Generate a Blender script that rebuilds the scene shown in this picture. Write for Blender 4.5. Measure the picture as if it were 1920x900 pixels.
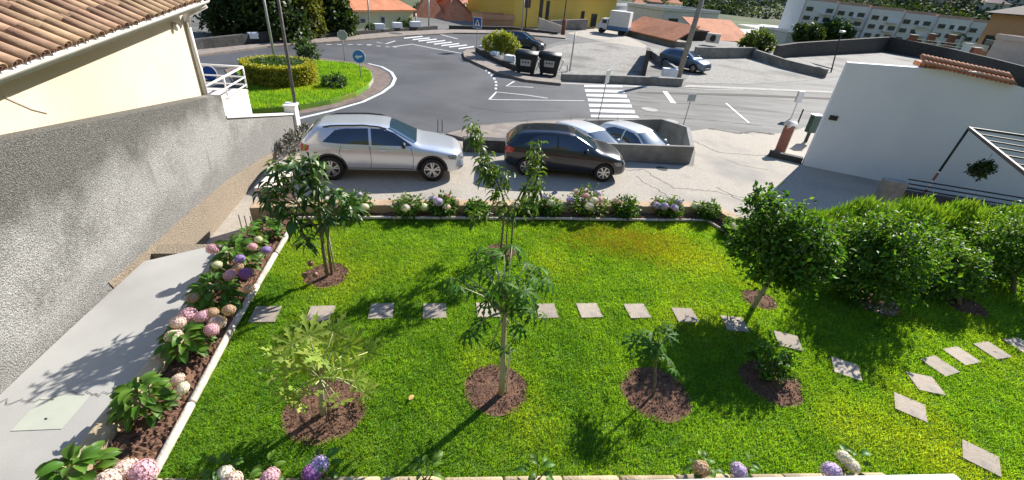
import bpy, bmesh, math, random
import numpy as np
from mathutils import Vector, Matrix
from mathutils.bvhtree import BVHTree
rng = np.random.default_rng(7); random.seed(7)
for o in list(bpy.data.objects): bpy.data.objects.remove(o)
S = bpy.context.scene; C = S.collection
# ------------------------------------------------ camera
FPX, NX, NY, CZ = 840., 820., 1860., 4.4          # focal length and nadir point in photo pixels, eye height
_n = np.array([NX-960, NY-450, FPX]); _U = -_n/np.linalg.norm(_n)
_Y = np.array([0, 0, 1.]) - _U*_U[2]; _Y /= np.linalg.norm(_Y); RC = np.array([np.cross(_Y, _U), _Y, _U])
cam = bpy.data.cameras.new('camera'); cam.sensor_width = 36; cam.lens = FPX/1920*36; cam.clip_start = .05; cam.clip_end = 6000
co = bpy.data.objects.new('camera', cam); C.objects.link(co)
m = Matrix(((RC[0][0], -RC[0][1], -RC[0][2], 0), (RC[1][0], -RC[1][1], -RC[1][2], 0), (RC[2][0], -RC[2][1], -RC[2][2], CZ), (0, 0, 0, 1)))
co.matrix_world = m; S.camera = co
# ------------------------------------------------ sky, sun, exposure
SUN_EL, SUN_AZ = math.radians(34), math.radians(39)
w = bpy.data.worlds.new('World'); S.world = w; w.use_nodes = True
nt = w.node_tree; sk = nt.nodes.new('ShaderNodeTexSky'); sk.sky_type = 'NISHITA'; sk.sun_disc = False
sk.sun_elevation = SUN_EL; sk.sun_rotation = SUN_AZ; sk.air_density = 1.0; sk.dust_density = .3; sk.ozone_density = 4.5
nt.links.new(sk.outputs[0], nt.nodes['Background'].inputs[0]); nt.nodes['Background'].inputs[1].default_value = .128
sl = bpy.data.lights.new('sun', 'SUN'); sl.energy = 5; sl.angle = math.radians(.53); sl.color = (1, .95, .87)
so = bpy.data.objects.new('sun', sl); C.objects.link(so)
sd = Vector((math.sin(SUN_AZ)*math.cos(SUN_EL), math.cos(SUN_AZ)*math.cos(SUN_EL), math.sin(SUN_EL)))
so.rotation_euler = sd.to_track_quat('Z', 'Y').to_euler(); so.location = (20, 20, 30)
S.view_settings.view_transform = 'Standard'; S.view_settings.look = 'None'; S.view_settings.exposure = .9; S.view_settings.gamma = 1
# ------------------------------------------------ placing helpers: photo pixel -> point on a real plane
def at(x, y, z=0.):
    d = RC@np.array([x-960, y-450, FPX]); t = (z-CZ)/d[2]; return Vector((d[0]*t, d[1]*t, z))
def onp(x, y, P, n):
    d = RC@np.array([x-960, y-450, FPX]); k = ((P[0])*n[0]+(P[1])*n[1])/(d[0]*n[0]+d[1]*n[1]); return Vector((d[0]*k, d[1]*k, CZ+d[2]*k))
def pj(p):
    c = (np.array(p, float)-np.array([0, 0, CZ]))@RC; return 960+FPX*c[0]/c[2], 450+FPX*c[1]/c[2]
def hgt(b, y):
    lo, hi = b[2]-5, b[2]+80
    for i in range(50):
        mm = (lo+hi)/2; c = (np.array([b[0], b[1], mm-CZ]))@RC
        if c[2] > 0 and pj((b[0], b[1], mm))[1] > y: lo = mm
        else: hi = mm
    return mm
ZP = -.9                                            # level of the street and the parking strip
# ------------------------------------------------ materials
MAT = {}
def M(name, c1, c2=None, scale=5., rough=.7, bump=0., bscale=None, metal=0., coat=0., detail=6., spec=.5, trans=0., rnd=0., stretch=None, c3=None, s3=.6, hue=0., lo=.35, hi=.65):
    """noise-mixed colour, noise bump, optional third blotch colour, random value per island/object, leaf translucency"""
    if name in MAT: return MAT[name]
    ma = bpy.data.materials.new(name); ma.use_nodes = True; n = ma.node_tree; L = n.links; b = n.nodes['Principled BSDF']
    b.inputs['Roughness'].default_value = rough; b.inputs['Metallic'].default_value = metal; b.inputs['Coat Weight'].default_value = coat
    b.inputs['Coat Roughness'].default_value = .04; b.inputs['Specular IOR Level'].default_value = spec
    def col(c): return (*c, 1) if len(c) == 3 else c
    tc = n.nodes.new('ShaderNodeTexCoord'); vec = tc.outputs['Object']
    if stretch:
        mp = n.nodes.new('ShaderNodeMapping'); mp.inputs['Scale'].default_value = stretch; L.new(vec, mp.inputs[0]); vec = mp.outputs[0]
    def noise(s, d=detail):
        t = n.nodes.new('ShaderNodeTexNoise'); t.inputs['Scale'].default_value = s; t.inputs['Detail'].default_value = d; L.new(vec, t.inputs['Vector']); return t.outputs['Fac']
    def ramp(f, a, z):
        r = n.nodes.new('ShaderNodeMapRange'); r.inputs[1].default_value = a; r.inputs[2].default_value = z; L.new(f, r.inputs[0]); return r.outputs[0]
    def mix(f, a, z):
        x = n.nodes.new('ShaderNodeMix'); x.data_type = 'RGBA'; L.new(f, x.inputs[0])
        for k, v in ((6, a), (7, z)):
            if isinstance(v, (tuple, list)): x.inputs[k].default_value = col(v)
            else: L.new(v, x.inputs[k])
        return x.outputs[2]
    out = None
    if c2 is not None: out = mix(ramp(noise(scale), lo, hi), c1, c2)
    else: b.inputs['Base Color'].default_value = col(c1)
    if c3 is not None: out = mix(ramp(noise(s3, 4), .5, .68), out if out else c1, c3)
    if rnd or hue:
        g = n.nodes.new('ShaderNodeNewGeometry'); oi = n.nodes.new('ShaderNodeObjectInfo')
        ad = n.nodes.new('ShaderNodeMath'); ad.operation = 'ADD'; L.new(g.outputs['Random Per Island'], ad.inputs[0]); L.new(oi.outputs['Random'], ad.inputs[1])
        fr = n.nodes.new('ShaderNodeMath'); fr.operation = 'FRACT'; L.new(ad.outputs[0], fr.inputs[0])
        hs = n.nodes.new('ShaderNodeHueSaturation')
        r = n.nodes.new('ShaderNodeMapRange'); r.inputs[3].default_value = 1-rnd; r.inputs[4].default_value = 1+rnd; L.new(fr.outputs[0], r.inputs[0]); L.new(r.outputs[0], hs.inputs['Value'])
        if hue:
            mu = n.nodes.new('ShaderNodeMath'); mu.operation = 'MULTIPLY'; mu.inputs[1].default_value = 7.31; L.new(fr.outputs[0], mu.inputs[0])
            f2 = n.nodes.new('ShaderNodeMath'); f2.operation = 'FRACT'; L.new(mu.outputs[0], f2.inputs[0])
            r2 = n.nodes.new('ShaderNodeMapRange'); r2.inputs[3].default_value = .5-hue; r2.inputs[4].default_value = .5+hue; L.new(f2.outputs[0], r2.inputs[0]); L.new(r2.outputs[0], hs.inputs['Hue'])
        if out: L.new(out, hs.inputs['Color'])
        else: hs.inputs['Color'].default_value = col(c1)
        out = hs.outputs[0]
    if out: L.new(out, b.inputs['Base Color'])
    if bump:
        bp = n.nodes.new('ShaderNodeBump'); bp.inputs['Strength'].default_value = min(1, bump); bp.inputs['Distance'].default_value = .02*max(1, bump)
        L.new(noise(bscale or scale*4), bp.inputs['Height']); L.new(bp.outputs[0], b.inputs['Normal'])
    if trans:
        tr = n.nodes.new('ShaderNodeBsdfTranslucent'); ms = n.nodes.new('ShaderNodeMixShader'); ms.inputs[0].default_value = trans
        if out:
            bc = n.nodes.new('ShaderNodeMix'); bc.data_type = 'RGBA'; bc.blend_type = 'MULTIPLY'; bc.inputs[0].default_value = 1; L.new(out, bc.inputs[6]); bc.inputs[7].default_value = (1.9, 1.75, .6, 1); L.new(bc.outputs[2], tr.inputs[0])
        else: tr.inputs[0].default_value = (min(1, c1[0]*1.9), min(1, c1[1]*1.75), c1[2]*.6, 1)
        L.new(b.outputs[0], ms.inputs[1]); L.new(tr.outputs[0], ms.inputs[2]); L.new(ms.outputs[0], n.nodes['Material Output'].inputs[0])
    MAT[name] = ma; return ma
# ------------------------------------------------ objects
def tag(o, label=None, cat=None, group=None, kind=None):
    for k, v in (('label', label), ('category', cat), ('group', group), ('kind', kind)):
        if v: o[k] = v
    return o
def thing(name, label, cat, loc=(0, 0, 0), rz=0, group=None):
    o = bpy.data.objects.new(name, None); o.empty_display_size = .2; C.objects.link(o); o.location = loc; o.rotation_euler = (0, 0, rz)
    return tag(o, label, cat, group)
def link(name, me, parent=None, mat=None):
    if mat and not me.materials: me.materials.append(mat)
    o = bpy.data.objects.new(name, me); C.objects.link(o)
    if parent: o.parent = parent
    return o
def base_of(o):
    while o.parent: o = o.parent
    return o
class MB:
    def __init__(s): s.v = []; s.f = []
    def add(s, vs, fs):
        k = len(s.v); s.v += [tuple(v) for v in vs]; s.f += [tuple(i+k for i in f) for f in fs]; return s
    def box(s, c, d, rz=0, ry=0, rx=0):
        R_ = Matrix.Rotation(rz, 3, 'Z')@Matrix.Rotation(ry, 3, 'Y')@Matrix.Rotation(rx, 3, 'X'); c = Vector(c)
        vs = [c+R_@Vector((x*d[0]/2, y*d[1]/2, z*d[2]/2)) for x in (-1, 1) for y in (-1, 1) for z in (-1, 1)]
        return s.add(vs, [(0, 1, 3, 2), (4, 6, 7, 5), (0, 4, 5, 1), (2, 3, 7, 6), (0, 2, 6, 4), (1, 5, 7, 3)])
    def bar(s, a, b, w, h):                      # rectangular bar between two points, h vertical-ish
        a = Vector(a); b = Vector(b); d = (b-a).normalized(); r = d.cross(Vector((0, 0, 1)))
        r = r.normalized() if r.length > 1e-4 else Vector((1, 0, 0)); u = r.cross(d)
        vs = [p+r*x*w/2+u*z*h/2 for p in (a, b) for x, z in ((-1, -1), (1, -1), (1, 1), (-1, 1))]
        return s.add(vs, [(0, 1, 2, 3), (7, 6, 5, 4), (0, 4, 5, 1), (1, 5, 6, 2), (2, 6, 7, 3), (3, 7, 4, 0)])
    def tube(s, pts, rad, n=8, cap=True):
        pts = [Vector(p) for p in pts]; N = len(pts)
        if not isinstance(rad, (list, tuple)): rad = [rad]*N
        rings = []; up = None
        for i, p in enumerate(pts):
            d = (pts[min(i+1, N-1)]-pts[max(i-1, 0)]).normalized()
            if up is None: up = Vector((1, 0, 0)) if abs(d.x) < .9 else Vector((0, 1, 0))
            a = (up-d*up.dot(d)).normalized(); up = a; bb = d.cross(a)
            rings.append([p+(a*math.cos(t)+bb*math.sin(t))*rad[i] for t in [2*math.pi*k/n for k in range(n)]])
        vs = [v for r in rings for v in r]; fs = []
        for i in range(N-1):
            for k in range(n): fs.append((i*n+k, i*n+(k+1) % n, (i+1)*n+(k+1) % n, (i+1)*n+k))
        if cap: fs += [tuple(range(n-1, -1, -1)), tuple((N-1)*n+k for k in range(n))]
        return s.add(vs, fs)
    def prism(s, poly, z0, z1):
        n = len(poly); zz0 = z0 if isinstance(z0, (list, tuple)) else [z0]*n; zz1 = z1 if isinstance(z1, (list, tuple)) else [z1]*n
        ar = sum(poly[i][0]*poly[(i+1) % n][1]-poly[(i+1) % n][0]*poly[i][1] for i in range(n))
        if ar < 0: poly = poly[::-1]; zz0 = zz0[::-1]; zz1 = zz1[::-1]
        vs = [(p[0], p[1], z) for p, z in zip(poly, zz0)]+[(p[0], p[1], z) for p, z in zip(poly, zz1)]
        return s.add(vs, [tuple(range(n-1, -1, -1)), tuple(range(n, 2*n))]+[(i, (i+1) % n, n+(i+1) % n, n+i) for i in range(n)])
    def sheet(s, poly):
        n = len(poly); ar = sum(poly[i][0]*poly[(i+1) % n][1]-poly[(i+1) % n][0]*poly[i][1] for i in range(n))
        return s.add(poly if ar > 0 else poly[::-1], [tuple(range(n))])
    def lathe(s, prof, n=16, c=(0, 0, 0), axis='Z', cap=True):
        vs = []
        for r, z in prof:
            for k in range(n):
                t = 2*math.pi*k/n; p = Vector((r*math.cos(t), r*math.sin(t), z))
                if axis == 'Y': p = Vector((p.x, p.z, p.y))
                if axis == 'X': p = Vector((p.z, p.x, p.y))
                vs.append(Vector(c)+p)
        fs = []
        for i in range(len(prof)-1):
            for k in range(n): fs.append((i*n+k, i*n+(k+1) % n, (i+1)*n+(k+1) % n, (i+1)*n+k))
        if cap and prof[0][0] > 1e-4: fs.append(tuple(range(n-1, -1, -1)))
        if cap and prof[-1][0] > 1e-4: fs.append(tuple((len(prof)-1)*n+k for k in range(n)))
        return s.add(vs, fs)
    def ell(s, c, r, n=10, k=7, jit=0):
        pr = [(max(1e-5, math.sin(math.pi*i/k)), -math.cos(math.pi*i/k)) for i in range(k+1)]
        q = MB().lathe(pr, n); j = lambda: 1+jit*(random.random()-.5)
        return s.add([(c[0]+v[0]*r[0]*j(), c[1]+v[1]*r[1]*j(), c[2]+v[2]*r[2]*j()) for v in q.v], q.f)
    def mesh(s, name, mat, smooth=False, off=None):
        me = bpy.data.meshes.new(name); v = s.v if off is None else [(p[0]-off[0], p[1]-off[1], p[2]-off[2]) for p in s.v]
        me.from_pydata(v, [], s.f); me.update()
        if mat: me.materials.append(mat)
        if smooth: me.polygons.foreach_set('use_smooth', [True]*len(me.polygons))
        return me
    def build(s, name, mat, parent=None, smooth=False, bevel=0, world=False, label=None):
        off = base_of(parent).location if (world and parent) else None
        o = link(name, s.mesh(name, mat, smooth, off), parent)
        if bevel:
            b = o.modifiers.new('bevel', 'BEVEL'); b.width = bevel; b.segments = 2; b.limit_method = 'ANGLE'
        if label: o['label'] = label
        return o
def np_mesh(name, V, F, mat=None, smooth=False):
    V = np.asarray(V, np.float32); F = np.asarray(F, np.int32); k = F.shape[1]; me = bpy.data.meshes.new(name)
    me.vertices.add(len(V)); me.vertices.foreach_set('co', V.ravel()); me.loops.add(F.size); me.loops.foreach_set('vertex_index', F.ravel())
    me.polygons.add(len(F)); me.polygons.foreach_set('loop_start', np.arange(0, F.size, k, dtype=np.int32)); me.polygons.foreach_set('loop_total', np.full(len(F), k, np.int32))
    if smooth: me.polygons.foreach_set('use_smooth', np.ones(len(F), bool))
    me.update(calc_edges=True)
    if mat: me.materials.append(mat)
    return me
def basis(d, up):
    """rows of (side, axis, normal) for N leaf axes d and up hints"""
    d = d/np.linalg.norm(d, axis=1, keepdims=True); sd_ = np.cross(d, up); l = np.linalg.norm(sd_, axis=1, keepdims=True); sd_ = np.where(l > 1e-3, sd_/np.maximum(l, 1e-3), [[1, 0, 0]])
    return sd_, d, np.cross(sd_, d)
LENS = (np.array([(0, 0, 0), (-.5, .42, .16), (0, 1, -.15), (.5, .42, .16), (0, .45, 0)]), np.array([(0, 4, 1), (4, 2, 1), (0, 3, 4), (4, 3, 2)]))
DIAM = (np.array([(0, 0, 0), (-.5, .5, .1), (0, 1, 0), (.5, .5, .1)]), np.array([(0, 3, 2, 1)]))
def leaves(P, D, L, wd, tmpl=LENS, up=None):
    """arrays of leaves: base points P, axes D, lengths L, width ratio wd"""
    N = len(P); up = np.tile([[0, 0, 1.]], (N, 1)) if up is None else up
    up = up+rng.normal(0, .35, (N, 3)); a, b, c = basis(D, up); T, F = tmpl; L = np.broadcast_to(L, (N,)).astype(float)
    V = P[:, None, :]+L[:, None, None]*(T[None, :, 0:1]*wd*a[:, None, :]+T[None, :, 1:2]*b[:, None, :]+T[None, :, 2:3]*c[:, None, :])
    return V.reshape(-1, 3), (F[None]+(np.arange(N)*len(T))[:, None, None]).reshape(-1, F.shape[1])
def unit(n): v = rng.normal(size=(n, 3)); return v/np.linalg.norm(v, axis=1, keepdims=True)
def crown_pts(c, r, n, clump=.16, per=22, shell=.55):
    """clumped points through an ellipsoid, denser near its skin"""
    k = max(3, n//per); u = unit(k)*(shell+(1-shell)*rng.random((k, 1)))**.7; r = np.array(r); cc = u*r*.9
    i = rng.integers(0, k, n); p = cc[i]+rng.normal(0, clump, (n, 3))*r.mean()*1.0
    return p+np.array(c), u[i]
# ================================================ SETTING
ang = math.radians(10.8); A_ = Vector((math.cos(ang), math.sin(ang), 0)); B_ = Vector((-math.sin(ang), math.cos(ang), 0))
def struct(o): o['kind'] = 'structure'; return o
def P(lst, z=0.): return [at(x, y, z) for x, y in lst]
m_asph = M('asphalt', (.062, .065, .074), (.088, .09, .098), scale=.5, rough=.75, bump=.35, bscale=90, c3=(.047, .049, .056), s3=.28)
m_old = M('old_asphalt', (.115, .113, .108), (.175, .17, .16), scale=1.4, rough=.85, bump=.6, bscale=40, c3=(.085, .084, .081), s3=.5, stretch=(.35, 1.6, 1))
m_conc = M('parking_concrete', (.31, .275, .225), (.42, .375, .315), scale=22, rough=.9, bump=.3, bscale=70, c3=(.25, .233, .21), s3=.5)
m_gravel = M('gravel_lot', (.19, .18, .162), (.33, .315, .285), scale=6, rough=.95, bump=1, bscale=14, c3=(.15, .142, .13), s3=.3, detail=9)
m_white = M('road_paint', (.66, .66, .65), (.42, .42, .42), scale=9, rough=.7, lo=.45, hi=.75)
m_kerb = M('kerb_concrete', (.30, .285, .26), (.4, .38, .35), scale=4, rough=.9, bump=.3)
m_walk = M('sidewalk_pavers', (.20, .165, .145), (.28, .235, .20), scale=3, rough=.9, bump=.4, bscale=30)
m_soil = M('soil', (.075, .036, .022), (.17, .09, .056), scale=22, rough=1, bump=1, bscale=40, c3=(.18, .095, .055), s3=6, detail=8)
m_grass = M('grass', (.050, .155, .010), (.105, .235, .014), scale=2.2, rough=.6, spec=.3, trans=.35, rnd=.35, c3=(.20, .26, .022), s3=.42, hue=.02)
m_turf = M('turf', (.06, .14, .008), (.11, .2, .012), scale=14, rough=1, bump=1, bscale=60)
m_dark = M('dark_stone', (.045, .045, .045), (.085, .083, .08), scale=5, rough=.95, bump=.8, bscale=14)
m_wallc = M('grey_render', (.20, .195, .185), (.29, .28, .265), scale=3, rough=.95, bump=.5, bscale=35, c3=(.14, .135, .125), s3=.6)
m_whitew = M('white_paint', (.77, .82, .91), (.82, .86, .93), scale=.8, rough=.85, bump=.12, bscale=60, c3=(.72, .77, .86), s3=.35)
m_capw = M('white_cap', (.62, .60, .56), (.75, .73, .69), scale=4, rough=.9, bump=.2)
m_pinkw = M('pale_pink_render', (.70, .60, .52), (.76, .67, .6), scale=2, rough=.9, bump=.2)
m_metalw = M('white_metal', (.72, .72, .71), rough=.4)
m_galv = M('galvanised_metal', (.38, .39, .40), (.46, .47, .48), scale=12, rough=.5, metal=.55)
m_black = M('black_metal', (.018, .018, .02), rough=.5)

# ---- terrain: level round the street, falls into the valley, rises as the far hillside
def terr(x, y):
    r = math.hypot(x*.9, y); z = -1.75
    if r > 62:
        k = min(1, (r-62)/75); z -= 4.5*k*k*(3-2*k)
    if r > 300: z += ((r-300)/100)**1.3*26
    return z
g = MB(); rs = [0, 20, 40, 55, 62, 66, 72, 80, 90, 100, 112, 126, 145, 170, 190, 215, 240, 270, 310, 370, 460, 600, 900, 1500, 3000]; na = 72; vs = []
for r in rs:
    for k in range(na):
        t = 2*math.pi*k/na; x, y = r*math.sin(t), r*math.cos(t); vs.append((x, y, terr(x, y)+(0 if r < 150 else rng.normal()*r*.008)))
fs = [(i*na+k, (i+1)*na+k, (i+1)*na+(k+1) % na, i*na+(k+1) % na) for i in range(len(rs)-1) for k in range(na)]
g.add(vs, [f[::-1] for f in fs])
m_terr = M('hillside', (.03, .055, .02), (.075, .09, .035), scale=.09, rough=1, bump=.6, bscale=.6, c3=(.15, .135, .09), s3=.035, detail=9)
struct(g.build('terrain', m_terr, smooth=True))
# ---- street level sheet with a hole for the sunken bay
ZW = ZP+.62
bay = [at(1294, 273, ZW), at(1287, 238, ZP+.35), at(1240, 223.5, ZP+.12), at(1092, 226, ZP+.12), at(1010, 240, ZP+.12), at(985, 262, ZW)]
bay = [Vector((p.x, p.y, 0)) for p in bay]
bm = bmesh.new()
def loop(bm, pts, z):
    v = [bm.verts.new((p[0], p[1], z)) for p in pts]; return [bm.edges.new((v[i], v[(i+1) % len(v)])) for i in range(len(v))]
E_ = loop(bm, [(-30, 6), (90, 6), (80, 66), (-45, 66)], ZP-.006)+loop(bm, bay, ZP-.006)
bmesh.ops.triangle_fill(bm, use_beauty=True, edges=E_); bmesh.ops.recalc_face_normals(bm, faces=bm.faces)
for f in bm.faces:
    if f.normal.z < 0: f.normal_flip()
me = bpy.data.meshes.new('street_ground'); bm.to_mesh(me); bm.free(); struct(link('street_ground', me, None, m_old))
road = P([(250, 330), (480, 275), (575, 262), (700, 262), (840, 248), (900, 233), (1000, 224), (1095, 221), (1195, 221.5), (1190, 212), (1160, 161), (1050, 157), (905, 105), (880, 96), (980, 98), (1060, 75), (950, 63), (850, 60), (760, 66), (640, 76), (500, 86), (350, 104), (150, 140)], ZP)
struct(MB().sheet(road).build('road', m_asph))
park = P([(520, 285), (600, 262), (700, 268), (840, 262), (945, 274)], ZP+.004)+[Vector((p.x, p.y, ZP+.004)) for p in (at(975, 290, ZP), at(1300, 312, ZP), at(1303, 285, ZP), at(1294, 246, ZP))]+P([(1330, 241), (1385, 249), (1412, 247), (1440, 252), (1480, 248), (1530, 232)], ZP+.004)+[Vector((16, 19, ZP+.004)), Vector((18, 9, ZP+.004)), Vector((5, 7, ZP+.004)), Vector((-7.4, 7, ZP+.004)), Vector((-7.7, 12, ZP+.004))]
struct(MB().sheet(park).build('parking_pavement', m_conc))
# cracks and joints in the old concrete
m_crack = M('crack', (.10, .09, .08), rough=1)
def crack(pts, wd, z=ZP+.0075, nm='pavement_crack'):
    q = []; p = [at(x, y, z) for x, y in pts]; fine = []
    for i in range(len(p)-1):
        k = 9
        for j in range(k): fine.append(p[i].lerp(p[i+1], j/k)+Vector((rng.normal()*.035, rng.normal()*.035, 0)))
    fine.append(p[-1]); L_, R_ = [], []
    for i, a in enumerate(fine):
        d = (fine[min(i+1, len(fine)-1)]-fine[max(i-1, 0)]).normalized(); s_ = Vector((-d.y, d.x, 0))*wd*(.5+rng.random())*.5; L_.append(a+s_); R_.append(a-s_)
    n = len(fine); mb = MB().add(L_+R_, [(i, n+i, n+i+1, i+1) for i in range(n-1)]); o = struct(mb.build(nm, m_crack)); return o
m_crk2 = m_crack
for l_ in ([(640, 240), (760, 236), (860, 215), (980, 170)], [(760, 118), (860, 130), (930, 122)], [(1200, 190), (1330, 196), (1460, 210)], [(1210, 216), (1340, 226), (1430, 236)], [(880, 200), (950, 210), (1050, 208)], [(1060, 118), (1130, 124), (1190, 118)]): crack(l_, .035, ZP+.0055, 'asphalt_crack')
crack([(1150, 320), (1205, 318), (1262, 352), (1330, 358), (1400, 372)], .025); crack([(1295, 262), (1345, 285), (1400, 290), (1445, 292)], .03)
crack([(1330, 241), (1385, 250), (1412, 247), (1452, 252)], .16); crack([(1190, 330), (1230, 355), (1260, 372)], .02); crack([(1345, 352), (1395, 378)], .03); crack([(1362, 300), (1400, 312), (1440, 318)], .02)
# old road surface on the right is the street_ground; gravel lots across the street
struct(MB().sheet(P([(1052, 143), (1205, 143), (1240, 92), (1165, 76), (1050, 84), (985, 104)], ZP+.004)).build('gravel_lot', m_gravel))
struct(MB().sheet(P([(1282, 155), (1330, 88), (1412, 88), (1560, 128), (1585, 142), (1500, 152), (1400, 158)], ZP+.004)).build('gravel_lot', m_gravel))
struct(MB().sheet(P([(1490, 105), (1645, 92), (1770, 112), (1790, 138), (1600, 140), (1530, 122)], ZP+.004)).build('gravel_lot', m_gravel))
struct(MB().sheet(P([(1062, 62), (1120, 52), (1165, 62), (1212, 85), (1208, 90), (1120, 76)], ZP+.006)).build('driveway', m_conc))
# sidewalks and kerbs
def slab(nm, px, z0, z1, mat, bevel=.02): return struct(MB().prism([(p.x, p.y) for p in P(px, z1)], z0, z1).build(nm, mat, bevel=bevel))
slab('sidewalk', [(330, 107), (500, 86), (640, 76), (760, 66), (850, 61), (960, 62), (1060, 71), (1060, 66), (960, 57), (850, 55), (740, 59), (640, 68), (500, 80), (330, 97)], ZP-.1, ZP+.12, m_walk)
slab('sidewalk', [(835, 250), (900, 235), (1000, 227), (1092, 223), (1090, 225.5), (1006, 239), (984, 264), (940, 264), (870, 258)], ZP-.1, ZP+.1, m_walk)
slab('pedestrian_island', [(868, 97), (876, 92), (890, 92), (905, 104), (950, 128), (985, 141), (1052, 150), (1052, 156), (985, 149), (935, 136), (890, 116), (870, 106)], ZP-.1, ZP+.14, m_walk)
struct(MB().sheet(P([(1052, 155), (1280, 163), (1290, 159), (1560, 171), (1560, 174), (1285, 163), (1200, 162.5), (1052, 157)], ZP+.0055)).build('gutter', m_kerb))
struct(MB().sheet(P([(1195, 172), (1400, 176), (1590, 185), (1590, 188), (1400, 180), (1195, 174)], ZP+.005)).build('asphalt_seam', m_crack))
# ---- painted markings
ZM = ZP+.009
def mark(nm, pxs, label_=None): return struct(MB().sheet(P(pxs, ZM)).build(nm, m_white))
def line(nm, pts, wd):
    p = P(pts, ZM); L_, R_ = [], []
    for i, a in enumerate(p):
        d = (p[min(i+1, len(p)-1)]-p[max(i-1, 0)]).normalized(); s_ = Vector((-d.y, d.x, 0))*wd/2; L_.append(a+s_); R_.append(a-s_)
    n = len(p); return struct(MB().add(L_+R_, [(i, n+i, n+i+1, i+1) for i in range(n-1)]).build(nm, m_white))
cw = thing('crosswalk', 'white zebra crossing on the road behind the walled bay with the white cars', 'crosswalk', at(1145, 190, ZM))
for x0, y0, x1, y1, x2, y2, x3, y3 in [(132, 597, 402, 602, 407, 614, 133, 611), (137, 627, 414, 633, 420, 653, 140, 645), (147, 659, 430, 665, 436, 686, 150, 677), (156, 692, 448, 699, 456, 720, 160, 712), (164, 729, 464, 735, 470, 756, 168, 750), (170, 766, 484, 773, 492, 797, 175, 787), (178, 806, 505, 812, 522, 829, 182, 824)]:
    MB().sheet([at(1060+a/3.75, b/3.75, ZM) for a, b in ((x0, y0), (x1, y1), (x2, y2), (x3, y3))]).build('stripe', m_white, cw, world=True)
cw = thing('crosswalk', 'white zebra crossing across the far arm of the junction', 'crosswalk', at(820, 75, ZM))
for x0, y0, x1, y1 in [(440, 470, 680, 450), (530, 489, 770, 467), (640, 508, 860, 487), (715, 526, 950, 503), (820, 546, 1060, 520), (915, 566, 1145, 541), (1010, 585, 1240, 560), (1110, 602, 1340, 578), (1230, 625, 1430, 598)]:
    f = lambda a, b: at(680+a/6.857, b/6.857, ZM)
    MB().sheet([f(x0, y0-6), f(x1, y1-7), f(x1+4, y1+7), f(x0+4, y0+8)]).build('stripe', m_white, cw, world=True)
c2 = lambda *p: [(680+a/6.857, b/6.857) for a, b in p]; c3 = lambda *p: [(680+a/3.75, b/3.75) for a, b in p]; c4 = lambda *p: [(1060+a/3.75, b/3.75) for a, b in p]
for pts, wd in [(c2((620, 565), (900, 620), (1290, 688)), .16), (c2((950, 430), (1220, 500)), .2), (c2((380, 602), (630, 568)), .14), (c2((180, 540), (300, 562), (420, 525)), .15),
                (c3((890, 700), (940, 646), (1150, 668), (1300, 690)), .11), (c3((890, 700), (1200, 703), (1560, 708)), .09), (c3((1200, 614), (1010, 605), (1065, 572)), .12), (c4((1130, 725), (1210, 795), (1290, 862)), .12), (c4((700, 642), (760, 725)), .3), (c4((410, 606), (590, 612)), .12), (c4((820, 617), (1000, 630), (1250, 632)), .06)]: line('road_line', pts, wd)
for a, b in c2((50, 578), (180, 590), (290, 600), (385, 602)): line('road_dash', [(a, b), (a+8, b+.5)], .16)
for a in (612, 632, 652, 670, 688): line('road_dash', [(a, 83.3), (a+9, 83.5)], .16)
for a, b in c3((868, 493), (888, 511), (907, 530), (924, 552), (935, 575), (938, 598), (935, 622)): mark('road_dash', [(a-2, b-1.5), (a+2, b-1.5), (a+3, b+1.8), (a-1.6, b+1.8)])
line('road_line', [(560, 222), (620, 208), (680, 191), (716, 174), (735, 160), (741, 147), (734, 135), (716, 125), (690, 119)], .17)
def disc(nm, x, y, z, r, mat, k=20): c = at(x, y, z); return struct(MB().sheet([(c.x+r*math.cos(2*math.pi*i/k), c.y+r*math.sin(2*math.pi*i/k), z) for i in range(k)]).build(nm, mat))
disc('manhole_cover', 1218, 205, ZM, .42, m_kerb); disc('manhole_cover', 742, 62.5, ZP+.125, .6, m_dark); disc('manhole_cover', 1241, 316, ZM, .2, m_dark); disc('manhole_cover', 1258, 227.5, ZM, .35, m_kerb)

# ---- roundabout island
m_apron = M('brick_apron', (.13, .095, .08), (.2, .15, .125), scale=4, rough=.9, bump=.5, bscale=25)
apron = [(480, 215), (560, 214), (620, 203), (680, 186), (712, 170), (729, 156), (733, 146), (726, 136), (708, 127), (680, 118), (600, 108), (500, 108), (420, 130)]
slab('roundabout_apron', apron, ZP-.05, ZP+.03, m_apron)
ring = [(470, 206), (560, 198), (620, 187), (668, 173), (692, 158), (700, 146), (696, 134), (682, 125), (660, 118), (600, 113), (520, 112), (440, 125)]
slab('roundabout_kerb', ring, ZP, ZP+.2, m_kerb)
cx = sum(p[0] for p in ring)/len(ring); cy = sum(p[1] for p in ring)/len(ring)
gi = [(cx+(a-cx)*.985, cy+(b-cy)*.97) for a, b in ring]
m_igrass = M('island_grass', (.10, .24, .012), (.15, .29, .018), scale=3, rough=.9, bump=1, bscale=40, c3=(.2, .24, .03), s3=.8)
slab('roundabout_lawn', gi, ZP, ZP+.235, m_igrass, bevel=.04)
gp_ = P(gi, ZP+.235)

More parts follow.
